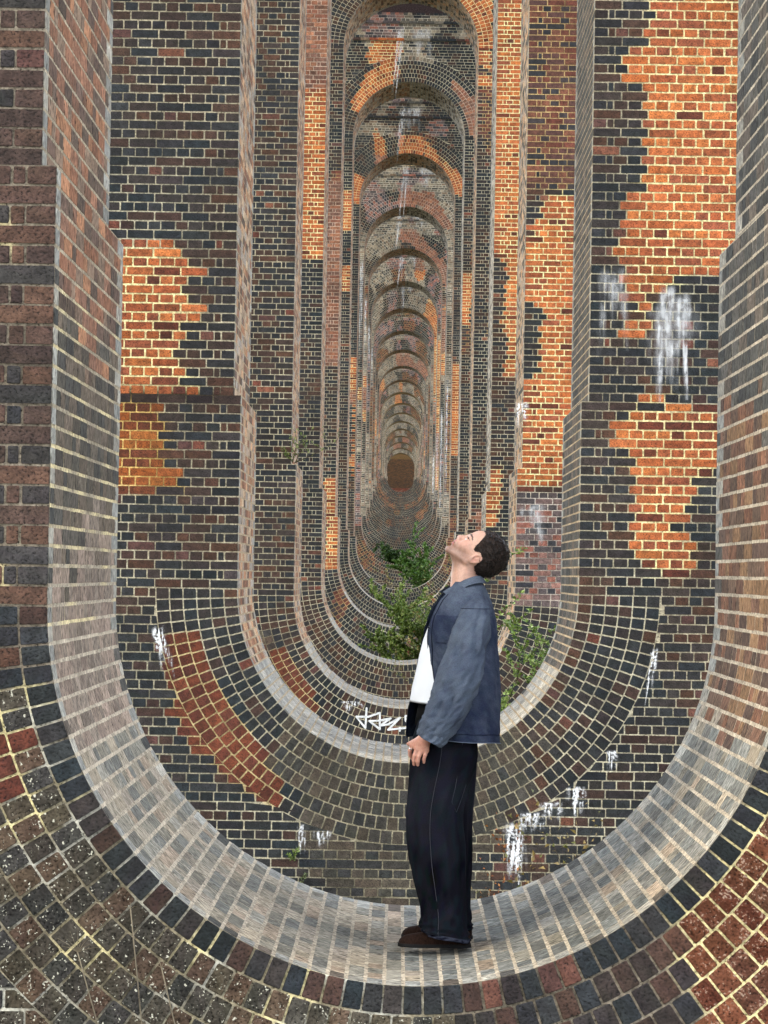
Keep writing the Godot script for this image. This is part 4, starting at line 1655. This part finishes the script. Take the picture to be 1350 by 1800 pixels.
	var as_is := func(p: Vector3) -> Vector3: return p
	for m: float in [1.0, -1.0]:
		var prims := hand_prims(m)
		var za := 0.175 if m > 0.0 else -0.275
		net(body, func(p: Vector3) -> float: return flesh(prims, p), Vector3(-0.165, 0.725, za), Vector3(0.11, 0.90, za + 0.1), 0.003, as_is, hand_tint)
	var trunk := [cap(side_at(822, 1062), side_at(822, 1100), 0.075, 0.095, 0.04), cap(side_at(814, 1110, 0.06), side_at(796, 1250, 0.055), 0.095, 0.095, 0.05), cap(side_at(814, 1110, -0.06), side_at(796, 1250, -0.055), 0.095, 0.095, 0.05)]
	for m: float in [1.0, -1.0]:
		trunk.append(cap(side_at(825, 1070, 0.05 * m), side_at(830, 1084, 0.15 * m), 0.05, 0.042, 0.03))
		trunk.append(cap(side_at(830, 1088, 0.165 * m), side_at(812, 1185, 0.235 * m), 0.042, 0.038, 0.03))
		trunk.append(cap(side_at(812, 1185, 0.235 * m), side_at(772, 1252, 0.245 * m), 0.040, 0.034, 0.02))
		trunk.append(cap(side_at(788, 1290, 0.085 * m), side_at(768, 1450, 0.1 * m), 0.085, 0.058, 0.04))
		trunk.append(cap(side_at(768, 1450, 0.1 * m), side_at(792, 1620, 0.1 * m), 0.055, 0.040, 0.03))
		trunk.append(cap(side_at(800, 1636, 0.1 * m), side_at(735, 1644, 0.105 * m), 0.030, 0.022, 0.03))
	net(body, func(p: Vector3) -> float: return flesh(trunk, p), Vector3(-0.2, -0.02, -0.32), Vector3(0.24, 1.46, 0.32), 0.018, as_is, func(_p: Vector3) -> Color: return skin_base)
	outward(body)
	put("body", [body], [mats.skin], man)

	# eyes
	for m: float in [1.0, -1.0]:
		var eye := Sink.new()
		var c := Vector3(-0.0162, 0.0915, 0.031 * m)
		for b in 13:
			for a in 16:
				var th := PI * b / 12.0
				var ph := TAU * a / 16.0
				var d := Vector3(cos(th), sin(th) * cos(ph), sin(th) * sin(ph))
				var look := d.dot(Vector3(0.96, 0.22, 0.1 * m).normalized())
				var col := lin([226, 222, 218], 0.85)
				if look > 0.9:
					col = lin([84, 92, 84], 0.8)
				if look > 0.972:
					col = Color(0.01, 0.01, 0.01)
				eye.vert(head_to_side(c + d * 0.0124), Vector3.ZERO, col, Vector2.ZERO)
		for b in 12:
			for a in 16:
				eye.quad(b * 16 + a, b * 16 + (a + 1) % 16, b * 16 + 16 + (a + 1) % 16, b * 16 + 16 + a)
		outward(eye)
		put("eye", [eye], [mats.skin], man)

	# hair: a curly cap with its edge along the hairline
	var curls := field(61, 1.0, 2)
	var hair := Sink.new()
	var hair_of := func(p: Vector3) -> float:
		var l := (p - Vector3(-0.100, 0.137, 0)) / Vector3(0.097, 0.094, 0.081)
		var k := l.length()
		var d := (k - 1.0) * 0.088
		d += 0.0030 * curls.get_noise_3d(p.x * 30.0, p.y * 70.0, p.z * 40.0) + 0.0030 * curls.get_noise_3d(p.x * 150.0, p.y * 150.0, p.z * 150.0)
		var edge := hairline(p.x) + 0.005 * curls.get_noise_3d(p.x * 120.0, 7.0, p.z * 120.0)
		if absf(p.z) < 0.05 and p.x > -0.07:
			edge = maxf(edge, 0.163 - 0.05 * (0.05 - absf(p.z)))
		var cut := edge - p.y
		var m := maxf(d, cut * 0.8)
		var h := maxf(0.008 - absf(d - cut * 0.8), 0.0) / 0.008
		return m + h * h * 0.002
	net(hair, hair_of, Vector3(-0.215, 0.03, -0.1), Vector3(0.02, 0.25, 0.1), 0.0030, head_to_side, func(p: Vector3) -> Color:
		var k := 0.5 + 0.5 * curls.get_noise_3d(p.x * 80.0, p.y * 80.0, p.z * 80.0)
		return lin([30, 22, 18], 0.75).lerp(lin([84, 58, 42], 0.75), k * (0.5 + 0.5 * smoothstep(-0.12, -0.02, p.x))))
	outward(hair)
	# loose locks that break the outline
	for k in 420:
		var th := rng.randf_range(0.0, TAU)
		var z := rng.randf_range(-1.0, 1.0)
		var d := Vector3(cos(th) * sqrt(1.0 - z * z), sin(th) * sqrt(1.0 - z * z), z)
		var p := Vector3(-0.100, 0.137, 0) + d * Vector3(0.094, 0.091, 0.078)
		if p.y < hairline(p.x) + 0.006 or (p.x > -0.07 and p.y < 0.165):
			continue
		var t := d.cross(Vector3(rng.randf_range(-1, 1), rng.randf_range(-1, 1), rng.randf_range(-1, 1))).normalized()
		var path := []
		for j in 4:
			var w := j / 3.0
			path.append(head_to_side(p + d * (0.001 + 0.006 * sin(w * 2.2)) + t * (0.026 * w)))
		tube(hair, path, 0.0022, 0.0006, lin([44, 33, 28], 0.8), 3)
	put("hair", [hair], [mats.hair], man)

	# trousers: two wide legs that meet at the seat
	var dark := lin([22, 23, 29], 0.45)
	var worn := lin([60, 64, 74], 0.44)
	var cloth_tint := func(p: Vector3) -> Color:
		var k := 0.5 + 0.5 * fold.get_noise_3d(p.x * 9.0, p.y * 5.0, p.z * 9.0)
		return dark.lerp(worn, clampf(k * 0.9 + 0.35 * smoothstep(0.35, 0.6, p.y) * smoothstep(0.75, 0.6, p.y) - 0.1, 0.0, 1.0))
	var folds := func(w: float, t: float) -> float:
		var f := 0.013 * fold.get_noise_3d(cos(w) * 2.4, t * 2.4, sin(w) * 2.4) * smoothstep(0.05, 0.3, t)
		f += 0.005 * (0.4 - absf(2.0 * fold.get_noise_3d(cos(w) * 1.6 + 3.0, t * 3.5 + cos(w) * 1.3, sin(w) * 1.6))) + 0.016 * fold.get_noise_3d(cos(w) * 1.2 + 9.0, t * 17.0 + sin(w) * 1.0, sin(w) * 1.2) * smoothstep(0.74, 0.92, t)
		return f
	var trousers := Sink.new()
	var near_leg := rows_of([
		[1262, 738, 832, 0.078, 0.092, 0], [1290, 727, 836, 0.084, 0.100, 0], [1320, 723, 838, 0.090, 0.106, 0], [1350, 720, 832, 0.094, 0.108, 0], [1385, 718.5, 819, 0.097, 0.108, 0], [1420, 716, 811, 0.1, 0.107, 0],
		[1450, 715, 811, 0.102, 0.107, 0], [1482, 716, 814, 0.103, 0.107, 0], [1520, 722, 815, 0.104, 0.107, 0], [1560, 732, 816, 0.105, 0.107, 0], [1590, 738, 817, 0.105, 0.108, 2], [1612, 739, 820, 0.105, 0.110, 6], [1628, 737, 823, 0.106, 0.112, 9], [1638, 741, 823, 0.106, 0.110, 9]], 4)
	loft(trousers, near_leg, 48, 0.86, folds, cloth_tint)
	var far_leg := rows_of([
		[1262, 740, 832, -0.078, 0.092, 0], [1290, 730, 836, -0.084, 0.100, 0], [1320, 730, 838, -0.088, 0.100, 0], [1360, 733, 837, -0.094, 0.100, 0], [1420, 738, 831, -0.1, 0.1, 0],
		[1482, 744, 829, -0.1, 0.1, 0], [1540, 749, 828, -0.102, 0.1, 0], [1590, 751, 826, -0.103, 0.1, 2], [1610, 750, 829, -0.104, 0.104, 4], [1624, 750, 832, -0.104, 0.106, 6], [1632, 752, 830, -0.104, 0.104, 6]], 4)
	loft(trousers, far_leg, 40, 0.86, folds, cloth_tint)
	outward(trousers)
	put("trousers", [trousers], [mats.denim], man)
	var stitch := Sink.new()
	var seam := []
	for k in near_leg.size() - 1:
		var t := float(k) / (near_leg.size() - 1)
		var w := 1.62 + 0.18 * t
		seam.append(ring_point(near_leg[k], w, 0.86, folds.call(w, t) + 0.0012))
	tube(stitch, seam, 0.0016, 0.0016, lin([86, 88, 96], 0.6), 4)
	var pocket := []
	for q in [[0.5, 5], [0.5, 15], [0.55, 18], [0.78, 20], [1.02, 18], [1.06, 15], [1.06, 5]]:
		var k: int = q[1]
		var t := float(k) / (near_leg.size() - 1)
		pocket.append(ring_point(near_leg[k], q[0], 0.86, folds.call(q[0], t) + 0.0014))
	tube(stitch, pocket, 0.0015, 0.0015, lin([84, 86, 94], 0.6), 4)
	put("stitching", [stitch], [mats.denim], man)
	var hem := Sink.new()
	var last: int = near_leg.size() - 1
	loft(hem, [near_leg[last - 3], near_leg[last - 2], near_leg[last - 1], near_leg[last]], 48, 0.86,
		func(w: float, t: float) -> float: return folds.call(w, (last - 3 + t * 3.0) / last) + 0.0022,
		func(p: Vector3) -> Color: return lin([66, 70, 84], 0.6) if fold.get_noise_3d(p.x * 90.0, p.y * 90.0, p.z * 90.0) > 0.0 else dark, false)
	outward(hem)
	put("trouser_hem", [hem], [mats.denim], man)

	# shoes: dark suede on black soles
	for m: float in [1.0, -1.0]:
		var upper := Sink.new()
		var sole := Sink.new()
		var z := 0.108 * m
		var dx := 0.0 if m > 0.0 else 6.0
		var lift := 0.0 if m > 0.0 else -14.0
		var spec := [[700.5, 1649, 0.006], [702, 1644.5, 0.020], [706, 1640, 0.031], [713, 1636.5, 0.039], [724, 1634, 0.045], [738, 1631.5, 0.047], [752, 1628, 0.045], [770, 1622, 0.040], [790, 1620, 0.036], [808, 1622, 0.035], [818, 1625, 0.031], [823, 1630, 0.020], [825, 1640, 0.006]]
		for layer in 2:
			var s: Sink = upper if layer == 0 else sole
			var n := 24
			for k in spec.size():
				var q: Array = spec[k]
				for a in n:
					var w := TAU * a / n
					var half: float = q[2] + (0.0035 if layer else 0.0)
					var low := 1655.5
					var y: float
					if layer == 0:
						y = lerpf(low - 3.0, q[1], pow(maxf(sin(w), 0.0), 0.7)) if sin(w) > 0.0 else low - 3.0
						half *= 1.0 - 0.35 * maxf(sin(w), 0.0)
					else:
						y = low - 6.0 if sin(w) > 0.0 else low
					var zz: float = z + half * signf(cos(w)) * pow(absf(cos(w)), 0.8)
					var x: float = q[0] + dx + (-1.2 if layer and k == 0 else 1.2 if layer and k == spec.size() - 1 else 0.0)
					s.vert(side_at(x, y + lift * 0.0, zz), Vector3.ZERO, lin([56, 40, 33], 0.62) if layer == 0 else lin([24, 22, 22], 0.6), Vector2(x * 0.003, w * 0.03))
			for k in spec.size() - 1:
				for a in n:
					var b := (a + 1) % n
					s.quad(k * n + a, k * n + b, k * n + n + b, k * n + n + a)
			outward(s)
		put("shoe", [upper], [mats.suede], man)
		put("sole", [sole], [mats.rubber], man.get_child(man.get_child_count() - 1))

	# white T-shirt
	var shirt := Sink.new()
	loft(shirt, rows_of([[1048, 786, 846, 0, 0.11, 0], [1075, 768, 850, 0, 0.15, 0], [1103, 754, 854, 0, 0.165, 0], [1132, 743.5, 855, 0, 0.17, 0], [1160, 736, 854, 0, 0.17, 0], [1190, 729, 850, 0, 0.168, 0], [1215, 724, 846, 0, 0.166, 1], [1238, 720, 842, 0, 0.165, 3]], 4), 44, 0.9,
		func(w: float, t: float) -> float: return 0.005 * fold.get_noise_3d(cos(w) * 2.0 + t * 2.0, t * 3.0, sin(w) * 2.6),
		func(_p: Vector3) -> Color: return Color(0.60, 0.63, 0.66))
	outward(shirt)
	mats.cotton = surface(null, weave[1], 0.02, 0.9, 3.0, 0.2)
	put("t_shirt", [shirt], [mats.cotton], man)
	var belt := Sink.new()
	loft(belt, [[1240, 736, 834, 0, 0.155, 2], [1252, 733, 834, 0, 0.165, 2], [1275, 729, 835, 0, 0.17, 0]], 40, 0.9, func(_w: float, _t: float) -> float: return 0.0, func(_p: Vector3) -> Color: return lin([34, 32, 34], 0.7))
	outward(belt)
	put("waistband", [belt], [mats.denim], man)

	# jacket: an open shell, two sleeves, a turned-down collar
	var navy := lin([56, 64, 88], 0.62)
	var faded := lin([108, 119, 134], 0.74)
	var fade := func(p: Vector3, base: float) -> Color:
		var k := base + 0.3 * fold.get_noise_3d(p.x * 8.0, p.y * 6.0, p.z * 8.0) + 0.3 * fold.get_noise_3d(p.x * 40.0, p.y * 30.0, p.z * 40.0)
		return navy.lerp(faded, clampf(k, 0.0, 1.0))
	# height, near front edge, far front edge, back, z half, z of the near edge
	var cuts := [
		[1024, 800, 797, 848, 0.075, 0.060], [1034, 792, 787, 854, 0.112, 0.070], [1046, 783, 776, 859, 0.150, 0.080], [1060, 770, 766, 864, 0.188, 0.085], [1078, 760, 757, 868, 0.208, 0.09], [1100, 754, 748, 872, 0.215, 0.095],
		[1130, 752, 741, 875, 0.218, 0.1], [1160, 752.5, 735, 877, 0.220, 0.105], [1190, 755, 730, 878.5, 0.222, 0.11], [1220, 757, 724, 879, 0.222, 0.112], [1250, 759, 718, 878.5, 0.222, 0.115], [1280, 761, 714, 877, 0.224, 0.118], [1300, 762, 713, 876, 0.225, 0.12]]
	var grid := []
	var dense := []
	for k in cuts.size() - 1:
		for j in 4:
			var r := []
			for e in 6:
				r.append(curve(float(cuts[maxi(k - 1, 0)][e]), float(cuts[k][e]), float(cuts[k + 1][e]), float(cuts[mini(k + 2, cuts.size() - 1)][e]), j / 4.0))
			dense.append(r)
	dense.append(cuts[-1])
	for k in dense.size():
		var r: Array = dense[k]
		var t := float(k) / (dense.size() - 1)
		var hz: float = r[4]
		var bx: float = r[3]
		var nx: float = r[1]
		var fx: float = r[2]
		var mid := (nx + bx) * 0.5
		var ctrl := [Vector3(nx, 0, r[5]), Vector3(nx + (bx - nx) * 0.13, 0, lerpf(r[5], hz, 0.62)), Vector3(mid - 8, 0, hz * 0.985), Vector3(lerpf(mid, bx, 0.55), 0, hz * 0.90), Vector3(bx - 4, 0, hz * 0.5), Vector3(bx, 0, 0),
			Vector3(bx - 4, 0, -hz * 0.5), Vector3(lerpf(mid, bx, 0.55), 0, -hz * 0.90), Vector3(mid - 8, 0, -hz * 0.985), Vector3(fx + (bx - fx) * 0.13, 0, -lerpf(0.07, hz, 0.62)), Vector3(fx, 0, -0.055)]
		var row := []
		for c in ctrl.size() - 1:
			for j in 5:
				var q: Vector3 = curve(ctrl[maxi(c - 1, 0)], ctrl[c], ctrl[c + 1], ctrl[mini(c + 2, ctrl.size() - 1)], j / 5.0)
				row.append(q)
		row.append(ctrl[-1])
		var line := []
		for a in row.size():
			var q: Vector3 = row[a]
			var u := float(a) / (row.size() - 1)
			var drop := 5.0 * smoothstep(0.3, 0.5, u) * smoothstep(0.8, 0.6, u) * t - 4.0 * (1.0 - smoothstep(0.0, 0.3, u)) * t
			var p := side_at(q.x, r[0] + drop, q.z)
			var away := Vector3(p.x - side_at(mid, r[0]).x, 0, q.z).normalized()
			var f := 0.011 * fold.get_noise_3d(u * 10.0, t * 2.4, 3.0) + 0.008 * (0.4 - absf(2.0 * fold.get_noise_3d(u * 9.0 + t * 3.0, t * 3.4 - u * 3.0, 8.0)))
			line.append(p + away * f * smoothstep(0.1, 0.35, t))
		grid.append(line)
	var jacket := Sink.new()
	cloth(jacket, grid, 0.003, func(p: Vector3) -> Color: return fade.call(p, 0.16 + 0.45 * smoothstep(1.30, 1.45, p.y)))
	put("jacket", [jacket], [mats.denim], man)
	var coat: Node3D = man.get_child(man.get_child_count() - 1)
	# hem, placket and armhole seams, chest pocket
	var seams := Sink.new()
	var pale := lin([122, 132, 150], 0.8)
	for k: int in [dense.size() - 1, dense.size() - 4]:
		var path := []
		for p: Vector3 in grid[k]:
			var away := Vector3(p.x - side_at(815, 1250).x, 0, p.z).normalized()
			path.append(p + away * 0.0025)
		tube(seams, path, 0.0022 if k == dense.size() - 1 else 0.0012, 0.0022 if k == dense.size() - 1 else 0.0012, pale if k == dense.size() - 1 else navy * 0.6, 4)
	for a: int in [0, 3]:
		var path := []
		for k in range(8, dense.size()):
			path.append(grid[k][a] + Vector3(-0.001, 0, 0.0025))
		tube(seams, path, 0.0018 if a == 0 else 0.0011, 0.0018, navy * 0.75 if a == 0 else navy * 0.55, 4)
	put("seams", [seams], [mats.denim], coat)
	var flap := []
	for j in 8:
		var line := []
		for a in 7:
			var k := 17 + j
			line.append(grid[k][4 + a] + Vector3(-0.0025, 0.0, 0.0045))
		flap.append(line)
	var patch_pocket := Sink.new()
	cloth(patch_pocket, flap, 0.003, func(p: Vector3) -> Color: return fade.call(p, 0.1))
	put("chest_pocket", [patch_pocket], [mats.denim], coat)
	for k: int in [21, 33]:
		var b := Sink.new()
		var at: Vector3 = grid[k][1] + Vector3(-0.003, 0, 0.004)
		tube(b, [at, at + Vector3(-0.0012, 0, 0.002), at + Vector3(-0.002, 0, 0.0032)], 0.0075, 0.0065, lin([150, 152, 156], 0.8), 10)
		put("button", [b], [mats.rubber], coat)
	# sleeves
	for m: float in [1.0, -1.0]:
		var rows := rows_of([
			[1052, 826, 846, 0.148 * m, 0.010, 0], [1058, 818, 852, 0.168 * m, 0.030, 0], [1067, 810, 856, 0.186 * m, 0.046, 0], [1082, 803, 858, 0.202 * m, 0.055, 0], [1100, 795, 857, 0.214 * m, 0.061, 0], [1130, 786.5, 853, 0.228 * m, 0.066, 0], [1160, 777.5, 848, 0.240 * m, 0.068, 1],
			[1190, 767.5, 841, 0.248 * m, 0.069, 2], [1215, 759.5, 831, 0.250 * m, 0.068, 4], [1240, 751, 818.5, 0.249 * m, 0.066, 6], [1262, 743.5, 804, 0.247 * m, 0.063, 8], [1282, 737, 788, 0.245 * m, 0.059, 10], [1297, 733.5, 772.5, 0.243 * m, 0.054, 11]], 5)
		var creases := func(w: float, t: float) -> float:
			var f := 0.012 * fold.get_noise_3d(cos(w) * 1.8, t * 4.0 + cos(w) * 1.6, sin(w) * 1.6 + m * 5.0)
			f += 0.013 * (0.5 - absf(2.0 * fold.get_noise_3d(cos(w) * 1.4 + 4.0, t * 8.0 - cos(w) * 1.8, sin(w) * 1.4))) * smoothstep(0.2, 0.45, t)
			return f * smoothstep(0.02, 0.15, t)
		var sleeve := Sink.new()
		loft(sleeve, rows, 44, 0.9, creases, func(p: Vector3) -> Color: return fade.call(p, 0.62))
		outward(sleeve)
		put("sleeve", [sleeve], [mats.denim], coat)
		var cuff := Sink.new()
		var e: int = rows.size() - 1
		loft(cuff, [rows[e - 4], rows[e - 3], rows[e - 2], rows[e - 1], rows[e]], 44, 0.9,
			func(w: float, t: float) -> float: return creases.call(w, (e - 4 + t * 4.0) / e) + 0.0025, func(p: Vector3) -> Color: return fade.call(p, 0.75), false)
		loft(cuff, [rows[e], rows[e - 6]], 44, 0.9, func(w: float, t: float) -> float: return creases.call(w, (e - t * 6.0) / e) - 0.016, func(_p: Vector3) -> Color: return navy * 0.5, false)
		outward(cuff)
		put("cuff", [cuff], [mats.denim], coat)
		var ring_line := []
		for a in 45:
			var w := TAU * a / 44.0
			ring_line.append(ring_point(rows[11], w, 0.9, creases.call(w, 11.0 / e) + 0.001))
		var arm := Sink.new()
		tube(arm, ring_line, 0.0014, 0.0014, navy * 0.8, 4)
		put("armhole_seam", [arm], [mats.denim], coat)
	# collar
	var band := []
	for k in 6:
		var v := k / 5.0
		var line := []
		var top := [[778, 1042, 0.066], [791, 1033, 0.070], [803, 1027, 0.074], [814, 1021, 0.076], [825, 1016.5, 0.074], [834, 1013.5, 0.062], [842, 1012.5, 0.036], [845, 1012.5, 0.0]]
		var low := [[790, 1052, 0.094], [801, 1044, 0.104], [812, 1036, 0.112], [822, 1030, 0.112], [834, 1026.5, 0.104], [845, 1025, 0.084], [853, 1025, 0.046], [856, 1025, 0.0]]
		for j in range(top.size() * 2 - 1):
			var i: int = j if j < top.size() else top.size() * 2 - 2 - j
			var m := 1.0 if j < top.size() else -1.0
			var a: Array = top[i]
			var b: Array = low[i]
			var far := -6.0 * (1.0 - i / 7.0) if m < 0.0 else 0.0
			var roll := 0.010 * sin(PI * minf(v * 1.3, 1.0)) * (0.4 + 0.6 * i / 7.0)
			line.append(side_at(lerpf(a[0], b[0], v) + far, lerpf(a[1], b[1], v) - roll * 250.0 * (1.0 - v), (lerpf(a[2], b[2], v) + roll * 0.5) * m))
		band.append(line)
	var collar := Sink.new()
	cloth(collar, band, 0.0035, func(p: Vector3) -> Color: return fade.call(p, 0.85))
	put("collar", [collar], [mats.denim], coat)
	# ring on the forefinger
	var ring := Sink.new()
	var loop := []
	var c := side_at(722.3, 1311.5, 0.2125)
	var axis := (side_at(720.5, 1315, 0.210) - side_at(725, 1306, 0.214)).normalized()
	var u := axis.cross(Vector3(0, 0, 1)).normalized()
	for k in 17:
		loop.append(c + (u * cos(TAU * k / 16.0) + axis.cross(u) * sin(TAU * k / 16.0)) * 0.0104)
	tube(ring, loop, 0.0022, 0.0022, Color(0.8, 0.8, 0.8), 6)
	put("finger_ring", [ring], [mats.metal], man)
